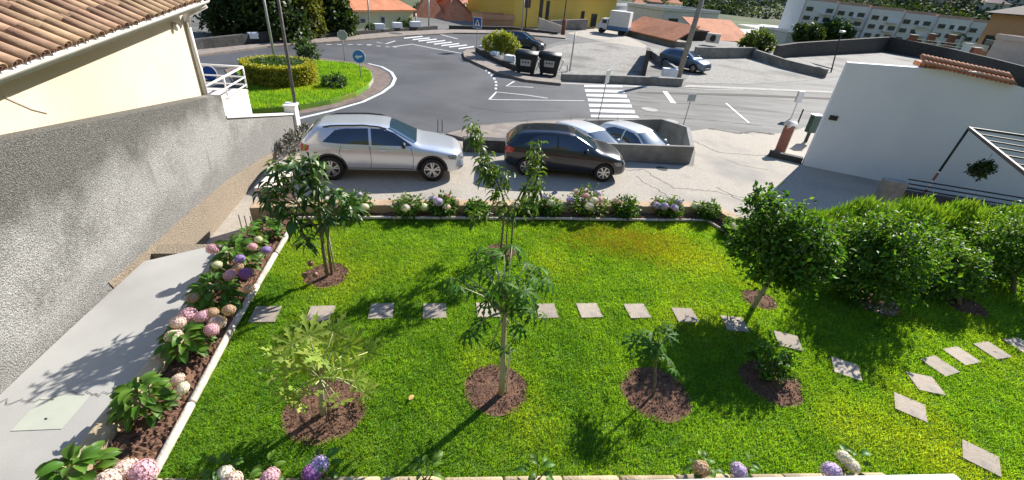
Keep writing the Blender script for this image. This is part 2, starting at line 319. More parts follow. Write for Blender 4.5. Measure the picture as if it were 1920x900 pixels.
# ================================================ GARDEN
m_gw = M('garden_wall', (.38, .26, .155), (.5, .36, .23), scale=3, rough=.95, bump=.5, bscale=40, c3=(.3, .2, .13), s3=1.2)
lawn_px = [(275, 916), (360, 760), (440, 610), (545, 430), (560, 410), (640, 409.5), (1000, 411), (1325, 415), (1360, 437), (1402, 468)]
lawn = P(lawn_px)+[Vector((6.6, 7.55, 0)), Vector((13.5, 8.9, 0)), Vector((14.2, 3.2, 0)), Vector((9, 2.6, 0))]
fr0, fr1 = at(283, 914), at(1300, 903); lawn.append(fr1)
struct(MB().prism([(p.x, p.y) for p in lawn], -1.7, -.03).build('lawn', m_turf))
# soil block under path, beds and border walls
path_px = [(-60, 790), (0, 740), (130, 618), (270, 490), (392, 462), (418, 470), (400, 505), (320, 640), (205, 778), (128, 872), (100, 910), (-60, 1000)]
m_path = M('painted_path', (.345, .335, .315), (.40, .39, .365), scale=1.2, rough=.6, bump=.08, bscale=50, c3=(.31, .30, .28), s3=.7)
pp = P(path_px); struct(MB().prism([(p.x, p.y) for p in pp], -1.7, 0).build('garden_path', m_path))
struct(MB().sheet(P([(20, 808), (78, 745), (172, 739), (116, 804)], .005)).build('inspection_cover', M('cover_paint', (.38, .40, .33), (.43, .45, .38), scale=3, rough=.6)))
struct(MB().sheet(P([(83, 784), (88, 783), (89, 786), (84, 787)], .008)).build('cover_hole', m_black))
c_ = crack([(-20, 757), (80, 747), (170, 738), (230, 733)], .008, .009, 'path_joint')
m_ramp = M('brown_gravel', (.15, .12, .085), (.33, .27, .2), scale=40, rough=1, bump=1, bscale=40, detail=3)
# steps from the path down to the gate
for k in range(4):
    b = at(405, 465)+B_*(.02+.27*k); struct(MB().box((b.x-.62, b.y+.0, -.1-.2*k-.5), (1.5, .3, 1.0), rz=ang).build('garden_step', m_ramp))
# left flower bed soil, back bed soil, front bed soil
lb = P([(128, 872), (205, 778), (320, 640), (400, 505), (418, 470), (470, 430), (548, 408), (545, 430), (440, 610), (360, 760), (283, 903), (100, 912)], .0)
def soil_sheet(nm, poly, z, sub=1):
    bm = bmesh.new(); f = bm.faces.new([bm.verts.new((p[0], p[1], z)) for p in poly]); bmesh.ops.triangulate(bm, faces=bm.faces[:])
    for k in range(sub): bmesh.ops.subdivide_edges(bm, edges=[e for e in bm.edges if e.calc_length() > .05], cuts=1, use_grid_fill=True)
    bmesh.ops.triangulate(bm, faces=bm.faces[:])
    for v in bm.verts: v.co.z += rng.normal()*.014
    bm.normal_update(); 
    for f in bm.faces:
        if f.normal.z < 0: f.normal_flip()
    me = bpy.data.meshes.new(nm); bm.to_mesh(me); bm.free(); return struct(link(nm, me, None, m_soil))
soil_sheet('flower_bed', lb, .03, 5)
bb = P([(500, 418), (560, 410), (640, 409.5), (1000, 411), (1325, 415), (1402, 468)])+[at(1430, 455), at(1345, 392), at(640, 385), at(500, 392)]
soil_sheet('flower_bed', bb, .03, 5)
dfr = (fr1-fr0).normalized(); nfr = Vector((dfr.y, -dfr.x, 0))
fb = [fr0-dfr*1.2, fr1+dfr*3, fr1+dfr*3+nfr*.9, fr0-dfr*1.2+nfr*.9]; soil_sheet('flower_bed', fb, .0, 5)
# body of earth under the beds
struct(MB().prism([(p.x, p.y) for p in (at(60, 930), at(128, 872), at(400, 505), at(418, 470), at(480, 405), at(560, 385), at(1345, 392), at(1450, 470), at(1100, 560), at(700, 700))], -1.7, -.04).build('garden_earth', m_soil))
# tan wall along the path
def wall_run(nm, label, pts, th, z0, z1, mat, bevel=.012, cat='wall'):
    """one thing: wall along a polyline of ground points"""
    t = thing(nm, label, cat, pts[0]); z0s = z0 if isinstance(z0, list) else [z0]*len(pts); z1s = z1 if isinstance(z1, list) else [z1]*len(pts); Lf, Rt = [], []
    for i, a in enumerate(pts):
        d = (pts[min(i+1, len(pts)-1)]-pts[max(i-1, 0)]); d.z = 0; d.normalize(); s_ = Vector((-d.y, d.x, 0))*th/2; Lf.append(a+s_); Rt.append(a-s_)
    poly = [(p.x, p.y) for p in Lf]+[(p.x, p.y) for p in Rt[::-1]]; n = len(pts)
    mb = MB(); vs = [(p.x, p.y, z) for p, z in zip(Lf, z0s)]+[(p.x, p.y, z) for p, z in zip(Rt, z0s)]+[(p.x, p.y, z) for p, z in zip(Lf, z1s)]+[(p.x, p.y, z) for p, z in zip(Rt, z1s)]
    fs = [(0, 2*n, 3*n, n), (n-1, 2*n-1, 4*n-1, 3*n-1)]
    for i in range(n-1): fs += [(i, i+1, 2*n+i+1, 2*n+i), (n+i, 3*n+i, 3*n+i+1, n+i+1), (2*n+i, 2*n+i+1, 3*n+i+1, 3*n+i), (i, n+i, n+i+1, i+1)]
    mb.add(vs, fs); o = mb.build('wall_body', mat, t, world=True, bevel=bevel)
    bm = bmesh.new(); bm.from_mesh(o.data); bmesh.ops.recalc_face_normals(bm, faces=bm.faces); bm.to_mesh(o.data); bm.free()
    return t
m_tan = M('tan_stone', (.40, .31, .19), (.50, .40, .26), scale=5, rough=.95, bump=.7, bscale=30, c3=(.3, .235, .15), s3=2)
pts = [at(96, 925), at(142, 878), at(216, 780), at(325, 645), at(404, 508), at(424, 470)]
wall_run('garden_border_wall', 'low tan stone border wall between the grey path and the hydrangea bed', [p+Vector((.07, 0, 0)) for p in pts], .2, -.3, .13, m_tan, .02)
# whitish edging logs of the lawn (each segment a part)
m_log = M('edging_log', (.50, .42, .34), (.66, .58, .5), scale=7, rough=.9, bump=.5, bscale=30, c3=(.4, .32, .25), s3=3, rnd=.1)
def edging(label, pts, r, seg, z=.02, mat=None, gap=.008):
    t = thing('lawn_edging', label, 'edging', pts[0])
    for i in range(len(pts)-1):
        a, b = pts[i], pts[i+1]; L_ = (b-a).length; k = max(1, round(L_/seg)); d = (b-a)/L_
        for j in range(k):
            p0 = a+d*(L_*j/k+gap/2); p1 = a+d*(L_*(j+1)/k-gap/2); o = Vector((rng.normal()*.004, rng.normal()*.004, z+rng.normal()*.004)); e = .012
            MB().tube([p0+o, p0+d*e+o, p1-d*e+o, p1+o], [r*.8, r, r*(.96+rng.random()*.08), r*.8], 10).build('log', mat or m_log, t, smooth=True, world=True)
    return t
edging('whitish round edging along the left side of the lawn', P([(283, 903), (360, 760), (440, 610), (545, 430), (557, 411)]), .045, .95)
edging('pale edging along the back of the lawn in front of the parked cars', P([(557, 411), (640, 410), (1000, 411.5), (1325, 415), (1360, 437), (1402, 468)]), .032, 1.0)
edging('tan log edging along the front of the lawn at the bottom of the picture', [fr0-dfr*.3, fr1+dfr*2.2], .06, .62, .01, m_tan, .02)
# back garden wall towards the parking strip
wp = [at(470, 384, .2), at(640, 379, .2), at(1000, 380, .2), at(1330, 383, .2), at(1368, 402, .2), at(1470, 452, .2)]+[Vector((7.5, 8.6, 0)), Vector((13.5, 9.9, 0))]
wall_run('garden_wall', 'low tan rendered garden wall behind the back row of hydrangeas', [Vector((p.x, p.y, 0)) for p in wp], .27, -1.6, .2, m_gw, .015)
# ---- stepping stones
m_slab = M('stepping_stone', (.34, .28, .22), (.43, .36, .285), scale=5, rough=.9, bump=.4, bscale=60, c3=(.27, .235, .2), s3=4, rnd=.14)
me = MB().box((0, 0, -.012), (.34, .34, .05)).mesh('stepping_stone', m_slab)
stones = [(497, 588, 0, 'beside the left edging'), (601, 587, 0, 'second from the left edging'), (715, 582, 0, 'third from the left edging, crossed by thin shadows'), (815, 582, 0, 'fourth from the left edging, mostly in leaf shadow'), (915, 580, 0, 'fifth from the left, half under the papaya crown'), (1023, 582, 0, 'just right of the papaya crown'), (1105, 581, 0, 'second to the right of the papaya crown'), (1195, 582, 0, 'third right of the papaya crown'), (1285, 590, -.1, 'half in the shadow of the left citrus tree'), (1378, 606, -.2, 'fully in shade below the left citrus tree'), (1478, 638, -.42, 'sunny one beyond the dark shrub pit'), (1587, 690, -.58, 'dappled one in the tree shadow'), (1707, 762, -.75, 'large sunny one left of the path fork'), (1840, 857, -.85, 'nearest one at the bottom right'), (1736, 718, -.35, 'shaded one beside the path fork'), (1763, 685, .2, 'sunny one on the right branch'), (1803, 666, .12, 'half shaded one on the right branch'), (1861, 656, .1, 'shaded one on the right branch near the frame'), (1917, 648, .05, 'one cut by the right edge of the picture')]
STONES = []
for x, y, a, lb_ in stones:
    p = at(x, y); o = link('stepping_stone', me); o.location = (p.x, p.y, -.016); o.rotation_euler = (0, 0, ang+a); tag(o, 'beige square stepping stone in the lawn, '+lb_, 'stepping stone', 'stepping stones across the lawn'); STONES.append((p.x, p.y, ang+a))
# ---- tree pits
pit_px = [(612, 514, .34, 'under the mango tree'), (930, 727, .385, 'at the foot of the papaya tree'), (610, 765, .44, 'under the bushy young papaya'), (1230, 735, .43, 'around the small papaya stem'), (1447, 714, .40, 'around the dark shrub'), (1424, 560, .28, 'under the leftmost citrus tree'), (1642, 566, .36, 'under the middle citrus tree, covered with pale chips'), (1808, 569, .33, 'under the right citrus tree'), (940, 470, .28, 'under the slim peach tree')]
PITS = []
for x, y, r, lb_ in pit_px:
    p = at(x, y); PITS.append((p.x, p.y, r)); k = 26; t = thing('planting_pit', 'round pit of bare brown soil '+lb_, 'planting pit', (p.x, p.y, 0), 0, 'planting pits in the lawn')
    bm = bmesh.new(); c = bm.verts.new((0, 0, .015)); rows = []
    for i in range(1, 6):
        rr = r*1.04*i/5; rows.append([bm.verts.new((rr*math.cos(2*math.pi*(j+.5*(i % 2))/k), rr*math.sin(2*math.pi*(j+.5*(i % 2))/k), (-.026+.03*(1-i/5) if i < 5 else -.02)+rng.normal()*.004)) for j in range(k)])
    for j in range(k):
        bm.faces.new((c, rows[0][j], rows[0][(j+1) % k]))
        for i in range(4): bm.faces.new((rows[i][j], rows[i+1][j], rows[i+1][(j+1) % k], rows[i][(j+1) % k]))
    me = bpy.data.meshes.new('soil'); bm.to_mesh(me); bm.free(); link('soil', me, t, m_soil); me.polygons.foreach_set('use_smooth', [True]*len(me.polygons))
    n = int(900*r*r/.15); a = rng.random(n)*6.283; q = np.sqrt(rng.random(n))*r*.97; pts_ = np.stack([q*np.cos(a), q*np.sin(a), np.full(n, -.012)], 1)
    chip = 'pale chips' in lb_
    V, F = leaves(pts_, unit(n), rng.uniform(.014, .036, n)*(1.5 if chip else .8), .8, up=unit(n)); o = link('soil_clods', np_mesh('soil_clods', V, F, M('pale_chips', (.5, .44, .42), (.3, .24, .2), scale=20, rough=.9, rnd=.3) if chip else m_soil), t); o['kind'] = 'stuff'
# ---- lawn grass
def inpoly(X, Y, poly):
    r = np.zeros(len(X), bool); n = len(poly); j = n-1
    for i in range(n):
        xi, yi, xj, yj = poly[i][0], poly[i][1], poly[j][0], poly[j][1]
        cnd = ((yi > Y) != (yj > Y)) & (X < (xj-xi)*(Y-yi)/(yj-yi+1e-12)+xi); r ^= cnd; j = i
    return r
N = 900000
X = rng.uniform(-4.3, 11.5, N); Y = rng.uniform(2.0, 9.4, N); k = inpoly(X, Y, lawn)
dist = np.hypot(X, Y); k &= rng.random(N) < np.clip(1.25-dist*.062, .3, 1)
for sx, sy, sa in STONES:
    c, s_ = math.cos(sa), math.sin(sa); u = (X-sx)*c+(Y-sy)*s_; v = -(X-sx)*s_+(Y-sy)*c; k &= ~((abs(u) < .157) & (abs(v) < .157))
for px_, py_, r in PITS: th_ = np.arctan2(Y-py_, X-px_); k &= np.hypot(X-px_, Y-py_) > r*(.92+.09*rng.random(N)+.05*np.sin(3*th_+px_*5)+.035*np.sin(7*th_+py_*3))
# keep what the picture's surroundings could show: drop the far right corner
X, Y = X[k], Y[k]; n = len(X); dist = np.hypot(X, Y)
cell = rng.random((140, 90)); cell2 = rng.random((400, 240)); lump = .55*cell[((X+4.5)/.125).astype(int) % 140, ((Y-1.5)/.125).astype(int) % 90]+.45*cell2[((X+4.5)/.045).astype(int) % 400, ((Y-1.5)/.045).astype(int) % 240]
hh = rng.uniform(.027, .048, n)*(.55+.95*lump); wd = rng.uniform(.008, .015, n)*(.75+dist*.05); a = rng.random(n)*6.283; tl = rng.uniform(.25, 1.0, n)*hh; ta = rng.random(n)*6.283
base = np.stack([X, Y, np.full(n, -.032)], 1); sd2 = np.stack([np.cos(a)*wd/2, np.sin(a)*wd/2, np.zeros(n)], 1)
tip = base+np.stack([np.cos(ta)*tl, np.sin(ta)*tl, hh], 1)
V = np.empty((n, 3, 3)); V[:, 0] = base-sd2; V[:, 1] = base+sd2; V[:, 2] = tip
m_bl = M('grass_blades', (.115, .25, .022), (.215, .37, .032), scale=1.6, rough=.6, spec=.25, trans=.5, rnd=.5, c3=(.31, .40, .035), s3=.42, hue=.022)
o = link('lawn_grass', np_mesh('lawn_grass', V.reshape(-1, 3), np.arange(n*3).reshape(-1, 3), m_bl)); tag(o, 'short thick green lawn grass around the stepping stones', 'grass', kind='stuff')
# a dry patch near the back: straw coloured blades mixed into the green
n = 14000; c = at(1195, 452); q = rng.normal(size=(n, 2)); X = c.x-.25+q[:, 0]*.75; Y = c.y-.02+q[:, 1]*.36
q2 = np.stack([X, Y], 1); hh = rng.uniform(.03, .062, n); a = rng.random(n)*6.283; ta = rng.random(n)*6.283; tl = hh*rng.random(n)
base = np.stack([X, Y, np.full(n, -.03)], 1); sd2 = np.stack([np.cos(a)*.006, np.sin(a)*.006, np.zeros(n)], 1); tip = base+np.stack([np.cos(ta)*tl, np.sin(ta)*tl, hh], 1)
kk = inpoly(X, Y, lawn); V = np.stack([base-sd2, base+sd2, tip], 1)[kk]
o = link('dry_grass', np_mesh('dry_grass', V.reshape(-1, 3), np.arange(len(V)*3).reshape(-1, 3), M('dry_blades', (.30, .24, .03), (.24, .25, .03), scale=3, rough=.7, trans=.35, rnd=.3))); tag(o, 'dry yellowish grass patch near the back of the lawn', 'grass', kind='stuff')

# tufty grass of the roundabout island
n = 70000; X = rng.uniform(min(p.x for p in gp_), max(p.x for p in gp_), n); Y = rng.uniform(min(p.y for p in gp_), max(p.y for p in gp_), n); kk = inpoly(X, Y, gp_); X, Y = X[kk], Y[kk]; n = len(X)
a = rng.random(n)*6.283; hh = rng.uniform(.05, .11, n); base = np.stack([X, Y, np.full(n, ZP+.23)], 1); sd2 = np.stack([np.cos(a)*.014, np.sin(a)*.014, np.zeros(n)], 1); tip = base+np.stack([rng.normal(0, .03, n), rng.normal(0, .03, n), hh], 1)
o = link('roundabout_grass', np_mesh('roundabout_grass', np.stack([base-sd2, base+sd2, tip], 1).reshape(-1, 3), np.arange(n*3).reshape(-1, 3), m_bl)); tag(o, 'short grass covering the roundabout island', 'grass', kind='stuff')
# ================================================ CARS
def paint(name, c, metal=.6, rough=.32): return M(name, c, rough=rough, metal=metal, coat=1.0)
m_tyre = M('tyre', (.016, .016, .017), rough=.85); m_plastic = M('black_plastic', (.022, .022, .024), rough=.6)
m_glass = M('tinted_glass', (.008, .012, .022), rough=.03, spec=1, coat=1); m_wind = M('windscreen_glass', (.03, .06, .09), rough=.03, spec=1, coat=1)
m_rim = M('alloy_rim', (.55, .55, .56), rough=.3, metal=.9); m_rimd = M('dark_rim', (.03, .03, .032), rough=.4, metal=.5)
m_red = M('tail_lamp', (.45, .012, .008), rough=.15, coat=1); m_lamp = M('head_lamp', (.05, .055, .06), (.42, .44, .46), scale=16, rough=.08, coat=1); m_plate = M('number_plate', (.75, .75, .72), rough=.4)
m_seam = M('panel_gap', (.012, .012, .013), rough=.7)
def interp(c, x): return float(np.interp(x, [p[0] for p in c], [p[1] for p in c]))
def make_car(nm, label, s, loc, rz, color, spoke_dark=False, detail=True, group='parked cars'):
    """s: dict of curves along x (forward); body is one lofted shell, glass and trim are laid on it"""
    t = thing(nm, label, 'car', loc, rz, group); xs = sorted(set([p[0] for k in ('top', 'belt', 'w', 'rw', 'bot') for p in s[k]])); full = []
    for a, b in zip(xs[:-1], xs[1:]):
        k = max(1, int((b-a)/.16)); full += [a+(b-a)*i/k for i in range(k)]
    full.append(xs[-1]); rows = []
    for x in full:
        zt, zb, zs, W, rw = interp(s['top'], x), interp(s['bot'], x), interp(s['belt'], x), interp(s['w'], x), interp(s['rw'], x)
        zs = min(zs, zt-.03); cr = .035; zr = max(zs+.008, zt-cr); rw = min(rw, W*.93)
        H = [(0, zb), (W*.8, zb), (W*.955, zb+.07), (W*.985, zb+.35*(zs-zb)), (W, zb+.62*(zs-zb)), (W*.985, zb+.86*(zs-zb)), (W*.945, zs), (W*.945+(rw-W*.945)*.45, zs+(zr-zs)*.5), (rw+.012, zr-.03*(zr-zs > .2)), (rw*.86, zt-cr*.42), (rw*.5, zt-cr*.1), (0, zt)]
        rows.append([(x, y, z) for y, z in H]+[(x, -y, z) for y, z in H[-2:0:-1]])
    n = len(rows[0]); mb = MB().add([v for r in rows for v in r], [(i*n+k, i*n+(k+1) % n, (i+1)*n+(k+1) % n, (i+1)*n+k) for i in range(len(rows)-1) for k in range(n)])
    h = n//2
    for e, fl in ((0, 0), (len(rows)-1, 1)):
        b0 = e*n; q = [(b0+k, b0+k+1, b0+n-k-1, b0+(n-k) % n) for k in range(1, h-1)]+[(b0, b0+1, b0+n-1)]+[(b0+h-1, b0+h, b0+h+1)]
        mb.f += [f if not fl else f[::-1] for f in q]
    me = mb.mesh('body', color, True); bm = bmesh.new(); bm.from_mesh(me); bmesh.ops.recalc_face_normals(bm, faces=bm.faces); bm.to_mesh(me); bm.free()
    body = link('body', me, t); ss = body.modifiers.new('s', 'SUBSURF'); ss.levels = ss.render_levels = 1
    R_ = s['wheel']; ax = s['axles']; cut = MB()
    for x in ax:
        for sg in (-1, 1): cut.lathe([(R_+.045, -.2), (R_+.045, .2)], 28, (x, sg*(interp(s['w'], x)-.04), R_), 'Y')
    dg0 = bpy.context.evaluated_depsgraph_get(); ev = body.evaluated_get(dg0); smooth_me = bpy.data.meshes.new_from_object(ev); bvh = BVHTree.FromObject(body, dg0)
    cme = cut.mesh('cut', m_black); bm = bmesh.new(); bm.from_mesh(cme); bmesh.ops.recalc_face_normals(bm, faces=bm.faces); bm.to_mesh(cme); bm.free(); cob = link('cut', cme, t)
    bo = body.modifiers.new('b', 'BOOLEAN'); bo.operation = 'DIFFERENCE'; bo.object = cob; bo.solver = 'EXACT'
    dg0 = bpy.context.evaluated_depsgraph_get(); dg0.update(); nm_ = bpy.data.meshes.new_from_object(body.evaluated_get(dg0)); body.modifiers.clear(); body.data = nm_; nm_.name = 'body'
    bpy.data.objects.remove(cob); nm_.polygons.foreach_set('use_smooth', [True]*len(nm_.polygons)); nm_.materials.clear(); nm_.materials.append(color)
    nm_.materials.append(m_black)
    for p in nm_.polygons:     # inside of the wheel wells
        c = p.center
        for x in ax:
            d = math.hypot(c.x-x, c.z-R_); yy = abs(c.y); Wx = interp(s['w'], x)
            if (abs(d-(R_+.045)) < .006 and yy > Wx-.26) or (d < R_+.045 and Wx-.26 < yy < Wx-.22): p.material_index = 1
    nm_.update()
    try: nm_.set_sharp_from_angle(angle=math.radians(38))
    except Exception: pass
    def cast(o, d, off):
        r = bvh.ray_cast(Vector(o), Vector(d).normalized(), 6)
        return None if r[0] is None else r[0]+r[1]*off*(1 if r[1].dot(Vector(d)) < 0 else -1)
    def patch(pn, bot, top, mat, fn, off=.005, nu=8, nv=4, parent=None, smooth=True):
        f = lambda c, u: (Vector((*c[int(min(u*(len(c)-1), len(c)-1.0001))], 0)).lerp(Vector((*c[int(min(u*(len(c)-1), len(c)-1.0001))+1], 0)), u*(len(c)-1)-int(min(u*(len(c)-1), len(c)-1.0001))))
        V_ = []; ok = True
        for j in range(nv+1):
            for i in range(nu+1):
                p = f(bot, i/nu).lerp(f(top, i/nu), j/nv); q = cast(*fn(p.x, p.y), off)
                if q is None: q = V_[-1] if V_ else Vector((0, 0, 0))
                V_.append(q)
        return MB().add(V_, [(j*(nu+1)+i, j*(nu+1)+i+1, (j+1)*(nu+1)+i+1, (j+1)*(nu+1)+i) for j in range(nv) for i in range(nu)]).build(pn, mat, parent or t, smooth)
    side = lambda sg: (lambda a, b: ((a, sg*3, b), (0, -sg, 0))); front = lambda a, b: ((4, a, b), (-1, 0, 0)); rear = lambda a, b: ((-4, a, b), (1, 0, 0))
    for sg in (-1, 1):
        for bt, tp in s['sidewin']: patch('side_window', bt, tp, m_glass, side(sg), .004, 10, 4)
        if detail:
            for ln in s['seams']:
                for a, b in zip(ln[:-1], ln[1:]):
                    d = Vector((b[0]-a[0], b[1]-a[1])); nn = Vector((-d.y, d.x)).normalized()*.006
                    patch('panel_gap', [(a[0]-nn.x, a[1]-nn.y), (b[0]-nn.x, b[1]-nn.y)], [(a[0]+nn.x, a[1]+nn.y), (b[0]+nn.x, b[1]+nn.y)], m_seam, side(sg), .002, 8, 1, body)
            for hx, hz in s['handles']:
                q = cast((hx, sg*3, hz), (0, -sg, 0), .012)
                if q: MB().box(q, (.2, .03, .035)).build('door_handle', color, t, bevel=.008)
        for x in ax:                                     # arch trims
            a0 = [math.radians(-8+196*i/12) for i in range(13)]; r0, r1 = R_+.04, R_+.04+s.get('trim', .02)
            patch('wheel_arch', [(x+r0*math.cos(a), R_+r0*math.sin(a)) for a in a0], [(x+r1*math.cos(a), R_+r1*math.sin(a)) for a in a0], m_plastic if s.get('clad') else color, side(sg), .008, 24, 1)
        if s.get('clad'):
            x0, x1 = ax[0]+R_+.06, ax[1]-R_-.06; z0 = interp(s['bot'], 0)+.03; patch('sill', [(x0, z0), (x1, z0)], [(x0, z0+.1), (x1, z0+.1)], m_plastic, side(sg), .006, 8, 1)
        mx, mz = s['mirror']; q = cast((mx, sg*3, mz), (0, -sg, 0), 0)
        if q:
            mo = MB().ell((mx-.01, q.y+sg*.1, mz+.035), (.06, .115, .08), 10, 8).build('wing_mirror', color if not s.get('darkmirror') else m_plastic, t, True)
            MB().bar((mx, q.y-sg*.02, mz-.01), (mx, q.y+sg*.08, mz+.0), .05, .03).build('mirror_stalk', m_plastic, mo)
        hb, ht = s['headlamp']; dg = lambda a, b, sg=sg: ((3*.8+a*.0+1.0, sg*(a+2.2), b), (-.8, -sg*.6, 0))
        patch('headlight', [(y_, z_) for y_, z_ in hb], [(y_, z_) for y_, z_ in ht], m_lamp, (lambda a, b, sg=sg: ((s['len'][1]+1.2, sg*(a+.6), b), (-1, -sg*.5, 0))), .006, 8, 4)
        tb, tt = s['taillamp']; patch('tail_light', tb, tt, m_red, (lambda a, b, sg=sg: ((s['len'][0]-1.2, sg*(a+.6), b), (1, -sg*.5, 0))), .006, 8, 4)
    for sg in (-1, 1):
        hx, hz = s['headside']; patch('headlight', [(hx, hz), (hx+.2, hz-.04)], [(hx-.06, hz+.1), (hx+.2, hz+.09)], m_lamp, side(sg), .008, 6, 3)
        x0, z0 = s['tailside']; patch('tail_light', [(x0, z0), (x0+.2, z0+.04)], [(x0+.03, z0+.2), (x0+.24, z0+.17)], m_red, side(sg), .007, 6, 4)
    patch('windscreen', *s['windscreen'], m_wind, front, .012, 20, 12); patch('rear_window', *s['rearwin'], m_glass, rear, .010, 16, 10)
    for bt, tp in s.get('grille', []): patch('grille', bt, tp, m_plastic, front, .006, 10, 2)
    for (y0, y1, z0, z1) in s.get('plates', []): patch('number_plate', [(y0, z0), (y1, z0)], [(y0, z1), (y1, z1)], m_plate, front, .012, 4, 1)
    if 'rails' in s:
        x0, x1, ry = s['rails']
        for sg in (-1, 1):
            pts = []
            for i in range(9):
                x = x0+(x1-x0)*i/8; q = cast((x, sg*ry, 3), (0, 0, -1), .03 if 0 < i < 8 else .004); pts.append(q)
            MB().tube(pts, .02, 6).build('roof_rail', m_plastic, t, True)
    if 'aerial' in s: x, = s['aerial']; q = cast((x, 0, 3), (0, 0, -1), 0); MB().tube([q, q+Vector((-.12, 0, .22))], [.008, .004], 5).build('aerial', m_plastic, t)
    for i, x in enumerate(ax):
        for sg in (-1, 1):
            W = interp(s['w'], x)-.012; wd = .205; c = Vector((x, sg*(W-wd/2), R_)); pr = [(R_*.66, -wd/2), (R_*.93, -wd/2), (R_, -wd/2+.03), (R_, wd/2-.03), (R_*.93, wd/2), (R_*.66, wd/2)]
            wh = MB().lathe(pr, 28, c, 'Y', cap=False).build('wheel', m_tyre, t, True)
            yo = c.y+sg*(wd/2-.035); MB().lathe([(1e-5, -.01), (R_*.68, -.01), (R_*.68, .012), (1e-5, .012)], 24, (x, yo, R_), 'Y').build('rim_disc', m_rimd, wh)
            rm = MB().lathe([(R_*.60, -.012), (R_*.665, -.012), (R_*.68, .03), (R_*.60, .03), (R_*.60, -.012)], 28, (x, yo, R_), 'Y', cap=False); sp = s.get('spokes', 5)
            for k in range(sp):
                a = 2*math.pi*k/sp+.3
                for dl in ((-.17, .17) if sp == 5 else (0,)):
                    p0 = Vector((x+R_*.12*math.cos(a+dl), yo+sg*.026, R_+R_*.12*math.sin(a+dl))); p1 = Vector((x+R_*.63*math.cos(a+dl*1.15), yo+sg*.022, R_+R_*.63*math.sin(a+dl*1.15)))
                    d = (p1-p0).normalized(); nn = Vector((-d.z, 0, d.x)); ww = R_*(.05 if sp == 5 else .075); f_ = Vector((0, sg*.008, 0))
                    vs = [p0-nn*ww*.8-f_, p0+nn*ww*.8-f_, p1+nn*ww*1.25-f_, p1-nn*ww*1.25-f_]; vs += [v+f_*2 for v in vs]; rm.add(vs, [(0, 1, 2, 3), (7, 6, 5, 4), (0, 4, 5, 1), (1, 5, 6, 2), (2, 6, 7, 3), (3, 7, 4, 0)])
            rm.lathe([(1e-5, -.005), (R_*.15, -.005), (R_*.13, .02), (1e-5, .024)], 14, (x, yo+sg*.02, R_), 'Y'); rm.build('rim', m_rim, wh)
    return t
SUV = dict(headside=(1.80, .68), tailside=(-2.09, .80), len=(-2.17, 2.25), axles=(-1.37, 1.33), wheel=.345, clad=True, trim=.055, spokes=5, darkmirror=True,
    top=[(-2.17, .80), (-2.14, .98), (-2.05, 1.09), (-1.80, 1.36), (-1.62, 1.435), (-1.2, 1.475), (-.5, 1.495), (.0, 1.475), (.22, 1.43), (.95, 1.055), (1.05, 1.02), (1.5, .965), (1.95, .88), (2.12, .80), (2.21, .70), (2.25, .60)],
    belt=[(-2.17, .72), (-2.05, 1.00), (-1.6, 1.03), (0, .985), (.95, .955), (1.5, .88), (1.95, .80), (2.12, .73), (2.25, .55)],
    w=[(-2.17, .70), (-2.10, .78), (-1.95, .85), (-1.4, .90), (-.7, .885), (.5, .885), (1.35, .90), (1.75, .875), (2.0, .80), (2.14, .70), (2.25, .55)],
    rw=[(-2.17, .55), (-2.05, .62), (-1.80, .57), (-1.5, .58), (-.5, .60), (.22, .58), (.95, .70), (1.5, .70), (2.0, .58), (2.25, .42)],
    bot=[(-2.17, .42), (-2.05, .30), (-1.8, .24), (1.9, .22), (2.12, .25), (2.25, .34)],
    sidewin=[([(-1.52, 1.07), (-1.05, 1.035), (-.34, 1.02)], [(-1.20, 1.34), (-.95, 1.385), (-.36, 1.405)]), ([(-.27, 1.018), (.3, 1.01), (.80, 1.01)], [(-.29, 1.405), (.08, 1.385), (.32, 1.30)])],
    seams=[[(-.32, 1.0), (-.30, .62), (-.33, .36)], [(.76, .96), (.82, .7), (.80, .36)], [(-1.05, 1.0), (-1.12, .78), (-.98, .55)], [(-.95, .37), (.80, .37)]], handles=[(-.92, .90), (.02, .885)], mirror=(.58, 1.02),
    headlamp=([(.40, .60), (.62, .62), (.80, .68)], [(.38, .72), (.62, .755), (.80, .78)]), taillamp=([(.50, .80), (.74, .78)], [(.52, .96), (.76, 1.0)]),
    windscreen=([(-.70, 1.06), (-.35, 1.075), (0, 1.08), (.35, 1.075), (.70, 1.06)], [(-.53, 1.40), (-.28, 1.42), (0, 1.425), (.28, 1.42), (.53, 1.40)]), rearwin=([(-.58, 1.07), (0, 1.08), (.58, 1.07)], [(-.50, 1.32), (0, 1.34), (.50, 1.32)]),
    grille=[([(-.40, .50), (.40, .50)], [(-.42, .66), (.42, .66)]), ([(-.72, .32), (-.45, .30), (.45, .30), (.72, .32)], [(-.70, .42), (-.45, .39), (.45, .39), (.70, .42)])], rails=(-1.5, .12, .56))
